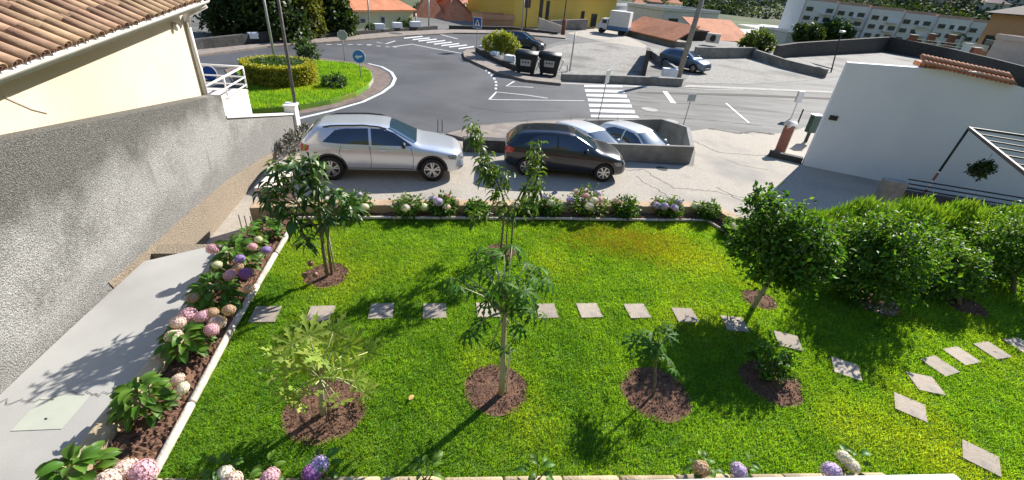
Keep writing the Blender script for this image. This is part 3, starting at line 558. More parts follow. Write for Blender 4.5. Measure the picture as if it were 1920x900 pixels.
HATCH = dict(headside=(1.56, .57), tailside=(-1.92, .7), len=(-1.98, 1.98), axles=(-1.24, 1.22), wheel=.305, trim=.03, spokes=7, darkmirror=False,
    top=[(-1.98, .72), (-1.95, .90), (-1.88, .98), (-1.6, 1.25), (-1.45, 1.315), (-1.0, 1.38), (-.4, 1.41), (.02, 1.395), (.2, 1.355), (.98, .98), (1.08, .945), (1.4, .90), (1.72, .80), (1.88, .70), (1.96, .58), (1.98, .5)],
    belt=[(-1.98, .66), (-1.88, .93), (-1.5, .955), (0, .90), (.98, .87), (1.4, .80), (1.72, .71), (1.88, .62), (1.98, .45)],
    w=[(-1.98, .62), (-1.9, .73), (-1.75, .80), (-1.25, .84), (-.6, .835), (.5, .835), (1.2, .84), (1.6, .80), (1.82, .70), (1.92, .60), (1.98, .48)],
    rw=[(-1.98, .5), (-1.88, .57), (-1.62, .52), (-1.3, .54), (-.4, .56), (.22, .54), (.98, .66), (1.4, .64), (1.8, .5), (1.98, .38)],
    bot=[(-1.98, .36), (-1.88, .26), (-1.6, .2), (1.7, .18), (1.88, .2), (1.98, .28)],
    sidewin=[([(-1.42, .985), (-1.0, .955), (-.36, .94)], [(-1.12, 1.20), (-.92, 1.275), (-.38, 1.315)]), ([(-.30, .938), (.3, .925), (.80, .925)], [(-.32, 1.315), (.04, 1.30), (.30, 1.21)])],
    seams=[[(-.34, .92), (-.33, .6), (-.36, .32)], [(.78, .88), (.82, .6), (.78, .32)], [(-1.0, .93), (-1.02, .72), (-.9, .5)], [(-.9, .32), (.78, .32)]], handles=[(-.9, .80), (-.02, .79)], mirror=(.58, .94),
    headlamp=([(.36, .50), (.56, .52), (.72, .58)], [(.34, .62), (.56, .665), (.72, .70)]), taillamp=([(.46, .68), (.68, .66)], [(.48, .88), (.68, .92)]),
    windscreen=([(-.65, .985), (-.3, 1.0), (0, 1.005), (.3, 1.0), (.65, .985)], [(-.50, 1.325), (-.26, 1.342), (0, 1.347), (.26, 1.342), (.50, 1.325)]), rearwin=([(-.54, .99), (0, 1.0), (.54, .99)], [(-.45, 1.22), (0, 1.24), (.45, 1.22)]),
    grille=[([(-.36, .42), (.36, .42)], [(-.36, .54), (.36, .54)]), ([(-.62, .26), (.62, .26)], [(-.60, .35), (.60, .35)])], aerial=(-1.25,))
SEDAN = dict(HATCH); SEDAN.update(plates=[(-.25, .25, .36, .46)])
p0, p1 = at(625.6, 338, ZP), at(811.6, 340, ZP); d = (p1-p0).normalized(); nl = Vector((-d.y, d.x, 0)); c = (p0+p1)/2+nl*.85
m_silver = paint('silver_paint', (.66, .69, .73), .5, .27); m_navy = paint('dark_paint', (.007, .009, .016), .1, .3); m_carw = paint('white_car_paint', (.78, .79, .80), .0, .3); m_blue = paint('blue_paint', (.10, .155, .24), .6, .3); m_dblue = paint('deep_blue_paint', (.012, .02, .04), .4, .3)
make_car('parked_car', 'silver compact crossover parked behind the garden, left of the dark hatchback', SUV, (c.x, c.y, ZP+.004), math.atan2(d.y, d.x), m_silver)
p1 = at(1131, 342, ZP); d = Vector((2.41, .12, 0)).normalized(); nl = Vector((-d.y, d.x, 0)); c = p1+nl*.8-d*1.22
make_car('parked_car', 'dark grey hatchback parked in front of the walled bay', HATCH, (c.x, c.y, ZP+.004), math.atan2(d.y, d.x), m_navy).scale = (.96, .98, .97)
ZB = ZP-.88
for (x, y), lb_, k in (((1124, 251.5), 'white car in the walled bay, its roof partly behind the dark hatchback', .1), ((1209, 250), 'white car at the right end of the walled bay', -.05)):
    h_ = math.radians(-50); c = at(x, y, ZB+1.27); hv = Vector((math.cos(h_), math.sin(h_), 0))
    o = make_car('parked_car', lb_, HATCH, (c.x-hv.x*(.2+k), c.y-hv.y*(.2+k), ZB+.01), h_, m_carw, detail=False); o.scale = (1, 1, 1)
c = at(1284, 132, ZP); make_car('parked_car', 'metallic blue car behind the leaning concrete pole', SEDAN, (c.x, c.y+.5, ZP+.006), math.radians(-47), m_blue, detail=False)
c = at(988, 97, ZP); make_car('parked_car', 'dark blue car half hidden behind the clipped yellow-green bush', HATCH, (c.x-.5, c.y+.6, ZP+.006), math.radians(-12), m_dblue, detail=False)
# sunken bay: floor and walls
struct(MB().sheet([(p.x, p.y, ZB) for p in bay]).build('bay_floor', m_conc))
bt = thing('bay_wall', 'low grey concrete wall around the sunken bay with the white cars', 'wall', bay[0])
n = len(bay); cx = sum((p for p in bay), Vector())/n
for i in range(n):
    a, b = bay[i], bay[(i+1) % n]; oa, ob = a+(a-cx).normalized()*.17, b+(b-cx).normalized()*.17
    hz = [ZW, ZP+.35, ZP+.12, ZP+.12, ZP+.12, ZW]; za, zb_ = hz[i], hz[(i+1) % n]; zt = [za, zb_, zb_, za]
    vs = [(a.x, a.y, ZB-.05), (b.x, b.y, ZB-.05), (ob.x, ob.y, ZB-.05), (oa.x, oa.y, ZB-.05), (a.x, a.y, zt[0]), (b.x, b.y, zt[1]), (ob.x, ob.y, zt[2]), (oa.x, oa.y, zt[3])]
    mb = MB().add(vs, [(0, 1, 2, 3), (7, 6, 5, 4), (0, 4, 5, 1), (1, 5, 6, 2), (2, 6, 7, 3), (3, 7, 4, 0)]); o = mb.build('wall_segment', m_wallc, bt, world=True)
    bm = bmesh.new(); bm.from_mesh(o.data); bmesh.ops.recalc_face_normals(bm, faces=bm.faces); bm.to_mesh(o.data); bm.free()
# ================================================ LEFT BOUNDARY WALL, HOUSE
W0 = Vector((-5.38, 3.06, 0)); WN = Vector((.98, .195, 0)); WN.normalize(); WD = Vector((-WN.y, WN.x, 0))
def onw(x, y, off=0.): return onp(x, y, W0+WN*off, WN)
# roughcast render: fine grain, dark algae stains
ma = bpy.data.materials.new('roughcast'); ma.use_nodes = True; n_ = ma.node_tree; L_ = n_.links; b_ = n_.nodes['Principled BSDF']; b_.inputs['Roughness'].default_value = .95
tc = n_.nodes.new('ShaderNodeTexCoord')
def nz(s_, det=6, src=None, sc=None):
    t = n_.nodes.new('ShaderNodeTexNoise'); t.inputs['Scale'].default_value = s_; t.inputs['Detail'].default_value = det
    if sc: mp = n_.nodes.new('ShaderNodeMapping'); mp.inputs['Scale'].default_value = sc; L_.new(tc.outputs['Object'], mp.inputs[0]); L_.new(mp.outputs[0], t.inputs['Vector'])
    else: L_.new(tc.outputs['Object'], t.inputs['Vector'])
    return t.outputs['Fac']
def mr(f, a, z, o0=0, o1=1): r = n_.nodes.new('ShaderNodeMapRange'); r.inputs[1].default_value = a; r.inputs[2].default_value = z; r.inputs[3].default_value = o0; r.inputs[4].default_value = o1; L_.new(f, r.inputs[0]); return r.outputs[0]
def mx(f, a, z):
    x = n_.nodes.new('ShaderNodeMix'); x.data_type = 'RGBA'; L_.new(f, x.inputs[0])
    for k, v in ((6, a), (7, z)):
        if isinstance(v, tuple): x.inputs[k].default_value = (*v, 1)
        else: L_.new(v, x.inputs[k])
    return x.outputs[2]
def mth(op, a, b2):
    x = n_.nodes.new('ShaderNodeMath'); x.operation = op
    for k, v in ((0, a), (1, b2)):
        if isinstance(v, (int, float)): x.inputs[k].default_value = v
        else: L_.new(v, x.inputs[k])
    return x.outputs[0]
grain = nz(66, 3); c = mx(mr(grain, .38, .6), (.20, .195, .183), (.46, .45, .43))
st = mr(mth('ADD', nz(.9, 5), mth('MULTIPLY', nz(14, 3), .35)), .70, .92)
sp = n_.nodes.new('ShaderNodeSeparateXYZ'); L_.new(tc.outputs['Object'], sp.inputs[0])
top = mr(mth('ADD', sp.outputs['Z'], mth('MULTIPLY', nz(1.6, 4), 1.3)), 1.75, 2.35)          # algae below the coping, uneven lower edge
strk = mr(nz(1.1, 3, sc=(1.6, 1.6, .25)), .57, .66); low = mr(mth('ADD', sp.outputs['Z'], mth('MULTIPLY', nz(1.3, 4), 1.6)), .95, 1.35, 1, 0)
mask = mth('MINIMUM', mth('ADD', mth('MULTIPLY', mth('MAXIMUM', mth('MAXIMUM', top, mth('MULTIPLY', st, .7)), mth('MULTIPLY', mth('MAXIMUM', strk, low), .5)), mr(grain, .3, .7, 1.0, .55)), 0), .9)
c = mx(mask, c, (.065, .062, .052)); L_.new(c, b_.inputs['Base Color'])
bp = n_.nodes.new('ShaderNodeBump'); bp.inputs['Strength'].default_value = 1; bp.inputs['Distance'].default_value = .03; L_.new(nz(60, 4), bp.inputs['Height']); L_.new(bp.outputs[0], b_.inputs['Normal'])
m_rough = ma
m_brown = M('raw_roughcast', (.15, .12, .085), (.38, .31, .23), scale=45, rough=1, bump=1, bscale=40, detail=3, c3=(.27, .22, .165), s3=1.5)
wt = thing('boundary_wall', 'tall grey roughcast boundary wall with dark stains beside the path', 'wall', W0)
def vface(mb, poly, th, nrm):        # extruded vertical polygon (list of 3D points), thickness away from nrm
    n = len(poly); bk = [p-nrm*th for p in poly]; mb.add([*poly, *bk], [tuple(range(n)), tuple(range(2*n-1, n-1, -1))]+[(i, n+i, n+(i+1) % n, (i+1) % n) for i in range(n)]); return mb
def fixn(o):
    bm = bmesh.new(); bm.from_mesh(o.data); bmesh.ops.recalc_face_normals(bm, faces=bm.faces); bm.to_mesh(o.data); bm.free(); return o
wa, wb, wc = onw(-60, 278), onw(0, 265), onw(414, 178); z_low = [onw(421, 224), onw(552, 215)]
sA = W0+WD*(-3.2)
def wpt(s_, z, off=0.): p = W0+WD*s_+WN*off; return Vector((p.x, p.y, z))
sof = lambda p: (p-W0).dot(WD)
s1 = sof(wc); s0 = -3.2; slope = (wc.z-wb.z)/(sof(wc)-sof(wb)); zt0 = wb.z+slope*(s0-sof(wb))
fixn(vface(MB(), [wpt(s0, -1.7), wpt(s1, -1.7), wpt(s1, wc.z), wpt(s0, zt0)], .26, WN).build('tall_wall', m_rough, wt, world=True))
sl, se = sof(z_low[0]), sof(z_low[1])
fixn(vface(MB(), [wpt(s1+.004, -1.7, -.02), wpt(se, -1.7, -.02), wpt(se, z_low[1].z, -.02), wpt(s1+.004, z_low[0].z, -.02)], .22, WN).build('low_wall', m_rough, wt, world=True))
fixn(vface(MB(), [wpt(s1+.004, z_low[0].z, .02), wpt(se, z_low[1].z, .02), wpt(se, z_low[1].z+.05, .02), wpt(s1+.004, z_low[0].z+.05, .02)], .3, WN).build('coping', m_capw, wt, world=True))
# raw brown strip at the foot where the path steps down, 12 mm proud
bpx = [onw(215, 541, .012), onw(204, 530, .012), onw(275, 470, .012), onw(348, 404, .012), onw(424, 340, .012), onw(500, 292, .012), onw(540, 270, .012)]
poly = bpx+[wpt(sof(bpx[-1]), -1.7, .012), wpt(sof(bpx[0]), -1.7, .012)]
fixn(vface(MB(), poly, .02, WN).build('raw_base', m_brown, wt, world=True, label='unpainted brown roughcast base of the wall'))
q = wpt(se+.1, 0, -.1); gp = thing('gate_pillar', 'white square pillar at the street end of the low boundary wall', 'pillar', (q.x, q.y, ZP))
MB().box((0, 0, .42), (.34, .42, .9), rz=math.radians(11)).build('shaft', m_capw, gp, bevel=.02); MB().box((0, 0, .9), (.4, .48, .07), rz=math.radians(11)).build('cap', m_capw, gp, bevel=.015)
# house
m_cream = M('cream_render', (.68, .575, .43), (.72, .62, .475), scale=1.5, rough=.9, bump=.15, bscale=50, c3=(.66, .55, .39), s3=.5)
m_tile = M('clay_tile', (.29, .175, .105), (.39, .255, .165), scale=6, rough=.9, bump=.3, bscale=50, rnd=.25, c3=(.43, .30, .20), s3=2.5, hue=.012)
m_gutter = M('gutter_white', (.66, .63, .58), (.72, .70, .66), scale=4, rough=.6)
HO = -.32; ec = sof(onw(343, 30, HO)); hs = thing('cream_house', 'cream rendered house with a clay tile roof behind the tall boundary wall', 'house', wpt(0, 0, HO))
e0, e1 = onw(0, 136, .08), onw(378, 2, .08); es = (e1.z-e0.z)/(sof(e1)-sof(e0)); ez = lambda s_: e0.z+es*(s_-sof(e0)); eE = sof(e1)
fixn(vface(MB(), [wpt(-3.2, 0, HO), wpt(ec, -1.5, HO), wpt(ec, ez(ec)+.02, HO), wpt(-3.2, ez(-3.2)+.02, HO)], 6, WN).build('wall', m_cream, hs, world=True))
MB().tube([wpt(ec-.0, 3.0, HO+.05), wpt(ec, 1.5, HO+.05)], .045, 10).build('downpipe', m_gutter, hs, True, world=True)
MB().tube([wpt(ec, 2.9, HO+.05), wpt(ec+.02, 3.12, HO+.08), wpt(ec+.15, ez(ec)-.08, .1)], .045, 10).build('downpipe_bend', m_gutter, hs, True, world=True)
# conduit lines on the wall, small lamp
MB().tube([onw(8, 181, HO+.012), onw(62, 205, HO+.012), onw(90, 212, HO+.012)], .006, 5).build('cable', m_gutter, hs, world=True)
MB().ell(onw(329, 50, HO+.05), (.05, .05, .08)).build('wall_lamp', m_gutter, hs, True, world=True)
# gutter: half round channel along the eave
prof = [(math.cos(a)*.07, math.sin(a)*.07) for a in [math.pi+math.pi*i/6 for i in range(7)]]; prof += [(x*.86, z*.86) for x, z in prof[::-1]]
mb = MB(); k = len(prof); vs = []
for s_ in (-3.2, eE+.12):
    for x, z in prof: vs.append(wpt(s_, ez(s_)+.02+z, .12+x))
mb.add(vs, [(i, (i+1) % k, k+(i+1) % k, k+i) for i in range(k)]+[tuple(range(k)), tuple(range(2*k-1, k-1, -1))]); fixn(mb.build('gutter', m_gutter, hs, world=True))
fixn(vface(MB(), [wpt(-3.2, ez(-3.2)-.12, .03), wpt(eE+.1, ez(eE)-.12, .03), wpt(eE+.1, ez(eE)+.02, .03), wpt(-3.2, ez(-3.2)+.02, .03)], .03, WN).build('fascia', m_gutter, hs, world=True))
# roof deck and single clay cover tiles in rows and courses
pitch = math.radians(22); RU = -WN*math.cos(pitch)+Vector((0, 0, math.sin(pitch)))
def rpt(s_, u, h=0.): p = wpt(s_, ez(s_)+.045, .10)+RU*u; return p+Vector((WN.x*math.sin(pitch), WN.y*math.sin(pitch), math.cos(pitch)))*h
ev = (wpt(1, ez(1))-wpt(0, ez(0))).normalized()
MB().add([rpt(-3.2, 0, -.03), rpt(eE+.1, 0, -.03), rpt(eE+.1, 4.4, -.03), rpt(-3.2, 4.4, -.03), rpt(-3.2, 0, .0), rpt(eE+.1, 0, .0), rpt(eE+.1, 4.4, .0), rpt(-3.2, 4.4, .0)], [(0, 1, 2, 3), (7, 6, 5, 4), (0, 4, 5, 1), (1, 5, 6, 2), (2, 6, 7, 3), (3, 7, 4, 0)]).build('roof_deck', M('pan_tile', (.13, .06, .04), (.2, .1, .06), scale=8, rough=.95), hs, world=True)
def barrel(l, r0, r1, k=7):
    v = [];
    for y, r in ((0, r0), (l, r1)):
        for rr in (r, r-.013): v.append([(rr*math.cos(math.pi*i/k), y, rr*math.sin(math.pi*i/k)*.85) for i in range(k+1)])
    vs = [p for row in v for p in row]; m_ = k+1; fs = []
    for i in range(k): fs += [(i, i+1, 2*m_+i+1, 2*m_+i), (m_+i+1, m_+i, 3*m_+i, 3*m_+i+1), (i+1, i, m_+i, m_+i+1)]
    return MB().add(vs, fs)
tme = barrel(.46, .088, .072).mesh('tile', m_tile, True); sp_ = .215; cols = int((eE+.05+1.9)/sp_)
nrm = ev.cross(RU).normalized()
if nrm.z < 0: nrm = -nrm
for i in range(cols):
    s_ = eE-.03-i*sp_
    for j in range(8):
        if i > 13 and j > 5 or len([1]) == 0: continue
        b = rpt(s_+rng.normal()*.006, -.05+j*.40+rng.normal()*.008, .012+.018*0)-Vector(hs.location)
        x_ = ev; y_ = RU; z_ = nrm; o = link('tile', tme, hs); tl_ = .045
        mt = Matrix(((x_.x, y_.x, z_.x, b.x), (x_.y, y_.y, z_.y, b.y), (x_.z, y_.z, z_.z, b.z), (0, 0, 0, 1)))@Matrix.Rotation(tl_+rng.normal()*.008, 4, 'X')@Matrix.Rotation(rng.normal()*.012, 4, 'Z'); o.matrix_basis = mt
# terrace with railing beside the house
TO = -.30; ta, tb_ = onw(459, 162, TO), onw(417, 207, TO); zt = (ta.z+tb_.z)/2; sa, sb = sof(tb_), sof(ta)+.12
tr = thing('terrace', 'pale terrace block with white tubular railing beyond the boundary wall', 'terrace', wpt(sa, ZP, TO))
fixn(vface(MB(), [wpt(s1+.05, ZP, TO), wpt(sb, ZP, TO), wpt(sb, zt, TO), wpt(s1+.05, zt, TO)], 2.6, WN).build('terrace_block', m_pinkw, tr, world=True))
r0, r1 = onw(389, 171, TO-.08), onw(453, 117, TO-.08); zr = (r0.z+r1.z)/2; sr0, sr1 = s1-.05, sof(r1)
for k, (dz, r) in enumerate(((0, .028), (-.26, .02), (-.46, .02), (-.62, .02))):
    MB().tube([wpt(sr0, zr+dz, TO-.08), wpt(sr1, zr+dz, TO-.08)], r, 8).build('handrail' if k == 0 else 'rail', m_metalw, tr, True, world=True)
    MB().tube([wpt(sr1, zr+dz, TO-.08), wpt(sr1, zr+dz, TO-2.3)], r, 8).build('handrail' if k == 0 else 'rail', m_metalw, tr, True, world=True)
for s_, o_ in ((sr1, -.08), ((sr0+sr1)/2, -.08), (sr1, -1.1), (sr1, -2.25)): MB().tube([wpt(s_, zt-.02, TO+o_), wpt(s_, zr, TO+o_)], .022, 8).build('post', m_metalw, tr, True, world=True)
# ================================================ RIGHT WHITE BUILDING
b0, b1 = at(1505, 310, ZP), at(1920, 394, ZP); bd = (b1-b0); bd.z = 0; bl = bd.length; bd.normalize(); bn = Vector((-bd.y, bd.x, 0))
if bn.y < 0: bn = -bn
zb0 = hgt(b0, 119)
def onb(x, y): return onp(x, y, b0, bn)
tl2, tr2, tr3 = onb(1602, 119), onb(1833, 135), onb(1935, 170)
wh = thing('white_building', 'large plain white building wall in shade on the right', 'building', b0)
pl = [b0.copy(), b0+bd*9.5, None, None, None]; sB = lambda p: (p-b0).dot(bd)
base = [Vector((b0.x, b0.y, ZP-.8)), Vector((b0.x+bd.x*9.5, b0.y+bd.y*9.5, ZP-.8))]
face = [base[0], base[1], b0+bd*9.5+Vector((0, 0, tr3.z-ZP-.9)), tr3, tr2, Vector((b0.x, b0.y, tl2.z))]
fixn(vface(MB(), face, .3, -bn).build('wall', m_whitew, wh, world=True))
m_rt = M('orange_tile', (.46, .17, .07), (.56, .25, .12), scale=6, rough=.85, rnd=.15, bump=.2)
bk = Vector((.80, .60, 0))                                  # the house runs back to the right, its roof falls away from the front wall
bx = [b0+bk*.35+bd*.1, b0+bd*9.4+bn*.31, b0+bd*9.4+bn*5, b0+bk*4.2+bd*.5]; zz_ = [tl2.z-.25, tr3.z-.25, tr3.z-1.4, tl2.z-1.5]
fixn(MB().add([Vector((p.x, p.y, ZP-.5)) for p in bx]+[Vector((p.x, p.y, z)) for p, z in zip(bx, zz_)], [(0, 1, 2, 3), (4, 5, 6, 7), (0, 1, 5, 4), (1, 2, 6, 5), (2, 3, 7, 6), (3, 0, 4, 7)]).build('rear_wing', m_whitew, wh, world=True))
v1, v2 = onb(1556, 215), onb(1569, 227); MB().box((v1+v2)/2-bn*.012, (.26, .03, .16), rz=math.atan2(bd.y, bd.x)).build('vent', m_black, wh, world=True)
rt = barrel(.40, .095, .08).mesh('tile', m_rt, True)
ra, rb = onp(1728, 112, b0+bn*.55, bn), onp(1885, 146, b0+bn*.55, bn)
for i in range(20):
    for j in range(2):
        p = ra.lerp(rb, i/19)-bn*(.40*j)-Vector((0, 0, .13*j)); o = link('tile', rt, wh); ww = math.atan2(bn.y, bn.x)-math.pi/2
        o.matrix_basis = Matrix.Translation(p-Vector(wh.location)-bn*.3)@Matrix.Rotation(ww, 4, 'Z')@Matrix.Rotation(.28, 4, 'X')
rd = (rb-ra); MB().bar(ra-rd*.02+bn*.1-Vector((0, 0, .13)), rb+rd*.03+bn*.1-Vector((0, 0, .13)), .7, .14).build('roof', m_rt, wh, world=True); MB().bar(ra-rd*.02+bn*.1-Vector((0, 0, .45)), rb+rd*.03+bn*.1-Vector((0, 0, .45)), .6, .49).build('roof_base', m_whitew, wh, world=True)
# dark base wall with pale block and rails in front of the white building
m_blk = M('weathered_block', (.28, .26, .235), (.4, .375, .34), scale=5, rough=.95, bump=.5)
g0, g1 = at(1640, 372, ZP), at(1960, 428, ZP); gd = (g1-g0).normalized()
wall_run('low_wall', 'dark weathered low wall with black rails in front of the white building', [g0, g1+gd*2], .25, ZP-.5, ZP+.42, m_dark)
lw = C.objects[-2] if False else [o for o in C.objects if o.name.startswith('low_wall') and o.parent is None][-1]
pb = at(1668, 352, ZP); MB().box(g0+gd*.3+Vector((0, 0, .34)), (.62, .34, .72), rz=math.atan2(gd.y, gd.x)).build('end_block', m_blk, lw, world=True, bevel=.02)
for dz in (.52, .66, .80): MB().bar(g0+gd*.6+Vector((0, 0, dz)), g1+gd*2+Vector((0, 0, dz)), .035, .035).build('rail', m_black, lw, world=True)
# pergola frame of dark steel, hanging basket
pg = thing('pergola', 'dark steel pergola frame with a striped post before the white building', 'pergola', at(1720, 384, ZP))
pb = at(1718, 384, ZP); zt_ = hgt(pb, 240)
cpt = onp(1817, 240, pb, bn); 
MB().tube([pb, pb.lerp(Vector((cpt.x, cpt.y, cpt.z)), .46)], .03, 8).build('post', m_metalw, pg, True, world=True, label='white and rust banded lower post')
MB().tube([pb.lerp(Vector((cpt.x, cpt.y, cpt.z)), .46), cpt], .032, 8).build('post', m_black, pg, True, world=True)
for k in (.12, .34): MB().tube([pb.lerp(cpt, k), pb.lerp(cpt, k+.1)], .034, 8).build('rust_band', M('rust', (.22, .08, .04), (.3, .13, .07), scale=20, rough=.9), pg, True, world=True)
m_steel = M('brown_steel', (.10, .085, .08), (.14, .12, .11), scale=6, rough=.6, metal=.3)
e1_ = cpt+bd*2.6+Vector((0, 0, .05)); e2_ = cpt-bn*1.3+bd*.95; e2_ = at(1935, 335, cpt.z); 
MB().bar(cpt, e1_, .05, .06).build('beam', m_black, pg, world=True); MB().bar(cpt, e2_, .06, .08).build('beam', m_steel, pg, world=True)
for k in range(1, 7):
    a = cpt.lerp(e2_, k/6.5); MB().bar(a, a+bd*2.2, .035, .035).build('rafter', m_black, pg, world=True)
hb_ = onp(1841, 318, pb, bn); hp_ = thing('hanging_plant', 'round dark plant hanging below the pergola beam before the white wall', 'plant', hb_)
# small brick gate pier, mailbox and planter at the corner of the white building
m_brick = M('red_brown_brick', (.19, .075, .055), (.27, .12, .085), scale=10, rough=.9, bump=.3)
p = at(1462, 283, ZP); pr = thing('gate_pier', 'short red-brown pier with a rounded white top at the white building corner', 'pillar', p)
zp_ = hgt(p, 233)-ZP; MB().box((0, 0, zp_/2-.04), (.34, .3, zp_), rz=math.atan2(bd.y, bd.x)).build('shaft', m_brick, pr, bevel=.01)
MB().box((.2, .08, zp_/2), (.12, .34, zp_+.06), rz=math.atan2(bd.y, bd.x)).build('side', m_capw, pr, bevel=.02); MB().tube([(-.17, -.05, zp_-.02), (.2, .06, zp_-.02)], .15, 12).build('cap', m_capw, pr, True)
p = at(1510, 266, ZP); mp_ = thing('letter_box', 'dark green letter box on a short post beside the white building', 'letter box', p)
h1, h0 = hgt(p, 216)-ZP, hgt(p, 248)-ZP; MB().box((0, 0, h0/2), (.1, .1, h0)).build('post', m_black, mp_); MB().box((0, 0, (h0+h1)/2), (.36, .26, h1-h0), rz=.2).build('box', M('green_metal', (.02, .05, .04), (.03, .07, .05), scale=8, rough=.5), mp_, bevel=.02); MB().box((0, 0, h1+.01), (.42, .32, .03), rz=.2).build('lid', m_metalw, mp_)
wall_run('low_wall', 'small dark planter kerb between the brown pier and the white wall', [at(1440, 292, ZP), at(1502, 306, ZP)], .25, ZP-.1, ZP+.22, m_dark)
p = at(1492, 240, ZP); po = thing('short_post', 'short dark iron post behind the brown gate pier', 'post', p); MB().tube([(0, 0, 0), (0, 0, hgt(p, 204)-ZP)], .035, 8).build('shaft', m_black, po)
p = at(1483, 222, ZP); po = thing('white_bollard', 'thin white post with a bright square top by the right road', 'post', p); zz = hgt(p, 172)-ZP; MB().tube([(0, 0, 0), (0, 0, zz-.5)], .03, 8).build('shaft', m_metalw, po); MB().box((0, 0, zz-.25), (.3, .16, .55)).build('box', m_metalw, po, bevel=.02)
# ================================================ STREET FURNITURE
def pole(nm, label, px, ytop, r0, r1, mat, z=ZP, xtop=None, cat='pole', extra=0):
    b = at(*px, z); t = thing(nm, label, cat, b)
    if xtop is not None:
        # a leaning pole: find the point at the same depth plane
        q = onp(xtop, ytop, b, Vector((0, 1, 0))); top = Vector((q.x-b.x, 0, q.z-z))
    else: top = Vector((0, 0, hgt(b, ytop)-z+extra))
    MB().tube([(0, 0, -.05), top*.5, top], [r0, (r0+r1)/2, r1], 12).build('shaft', mat, t, True); return t, top
m_cpole = M('concrete_pole', (.24, .22, .185), (.33, .30, .26), scale=6, rough=.9, bump=.2)
pole('lamp_mast', 'slim pale mast rising from the clipped ring hedge', (517, 122), -60, .07, .05, m_galv, xtop=484)
pole('utility_pole', 'dark slim utility pole at the end of the low boundary wall', (561, 243), -60, .055, .045, M('dark_pole', (.07, .065, .06), (.12, .11, .1), scale=9, rough=.7), xtop=512)
t, top = pole('utility_pole', 'thick leaning concrete pole beside the metallic blue car', (1271, 147), -30, .2, .15, m_cpole, xtop=1325)
t, top = pole('lamp_post', 'thin grey lamp post at the lot entrance on the right', (1558, 136), 62, .06, .04, m_black, xtop=1577); MB().box(top+Vector((.0, -.1, .12)), (.3, .5, .16)).build('lamp_head', m_metalw, t, bevel=.03)
pole('utility_pole', 'pale far pole behind the yellow-green bush', (977, 66), -20, .09, .07, m_galv); pole('utility_pole', 'dark thin pole in front of the yellow house', (984, 60), -20, .07, .06, m_black)
pole('wall_post', 'dark red post at the corner of the far wall', (1055, 66), 36, .22, .22, m_brick); pole('utility_pole', 'dark thin pole above the red post', (1054, 62), -30, .06, .05, m_black)
pole('utility_pole', 'thin dark pole in front of the pale green house', (694, 64), -20, .06, .05, m_galv); pole('utility_pole', 'short grey pole right of the pale green house', (780, 56), 25, .06, .05, m_galv); pole('utility_pole', 'tall grey pole before the brown-roofed house', (804, 54), -10, .07, .06, m_galv)
pole('marker_post', 'striped marker post at the edge of the gravel lot', (1068, 133), 60, .05, .04, m_galv, xtop=1079); pole('marker_post', 'stubby white marker post beside the bins', (1063, 135), 122, .05, .05, m_metalw)
pole('marker_post', 'thin upright rod by the road left of the peach tree', (821, 247), 224, .015, .015, m_black); pole('marker_post', 'second thin upright rod by the road', (829, 247), 224, .015, .015, m_black)
def sign(label, px, y0, ytop, shape, col, arrow=None, wd=.6, ry=0., thin=.025, square=False, xtop=None):
    b = at(*px, ZP); t = thing('road_sign', label, 'road sign', b); zt = hgt(b, ytop)-ZP; z0 = hgt(b, y0)-ZP
    tx = 0 if xtop is None else onp(xtop, ytop, b, Vector((0, 1, 0))).x-b.x
    MB().tube([(0, .03, 0), (tx, .03, zt-.05)], thin, 8).build('post', m_galv, t, True); c_ = Vector((tx*.9, 0, (zt+z0)/2)); r = (zt-z0)/2
    R2 = Matrix.Rotation(ry, 4, 'Z'); 
    def put(nm, poly, d0, d1, mat, par=t):
        n = len(poly); vs = [c_+R2@Vector((x, d0, z)) for x, z in poly]+[c_+R2@Vector((x, d1, z)) for x, z in poly]
        o = fixn(MB().add(vs, [tuple(range(n)), tuple(range(2*n-1, n-1, -1))]+[(i, (i+1) % n, n+(i+1) % n, n+i) for i in range(n)]).build(nm, mat, par)); return o
    if shape == 'disc': rim_ = [(r*math.cos(2*math.pi*i/28), r*math.sin(2*math.pi*i/28)) for i in range(28)]
    elif shape == 'oct': rim_ = [(r*1.05*math.cos(math.pi/8+math.pi/4*i), r*1.05*math.sin(math.pi/8+math.pi/4*i)) for i in range(8)]
    else: rim_ = [(-wd/2, -r), (wd/2, -r), (wd/2, r), (-wd/2, r)]
    pl_ = put('panel', rim_, -.02, 0, m_metalw if col is None else M('sign_white', (.75, .76, .78), rough=.4))
    if col is not None: put('face', [(x*.9, z*.9) for x, z in rim_], -.026, -.021, col, pl_)
    if arrow == 'down': put('arrow', [(-.62*r, .12*r), (-.2*r, -.1*r), (.3*r, .3*r), (.62*r, .1*r), (.35*r, -.12*r), (.1*r, -.35*r), (-.1*r, -.55*r), (-.35*r, -.25*r), (-.62*r, -.12*r)], -.031, -.027, M('sign_white', (.75, .76, .78), rough=.4), pl_)
    if arrow == 'left':
        put('arrow', [(-.6*r, -.05*r), (-.2*r, .3*r), (-.2*r, .08*r), (.55*r, .22*r), (.55*r, .0), (-.1*r, -.22*r), (-.1*r, -.42*r)], -.031, -.027, M('sign_white', (.75, .76, .78), rough=.4), pl_)
    if arrow == 'ped':
        put('triangle', [(-.36*wd, -.62*r), (.36*wd, -.62*r), (0, .66*r)], -.031, -.027, M('sign_white', (.75, .76, .78), rough=.4), pl_)
        put('walker', [(-.1*wd, -.55*r), (-.03*wd, -.25*r), (-.1*wd, -.15*r), (-.07*wd, .1*r), (.0, .3*r), (.06*wd, .05*r), (.1*wd, -.15*r), (.03*wd, -.25*r), (.1*wd, -.55*r), (0, -.35*r)], -.036, -.032, m_black, pl_)
    return t
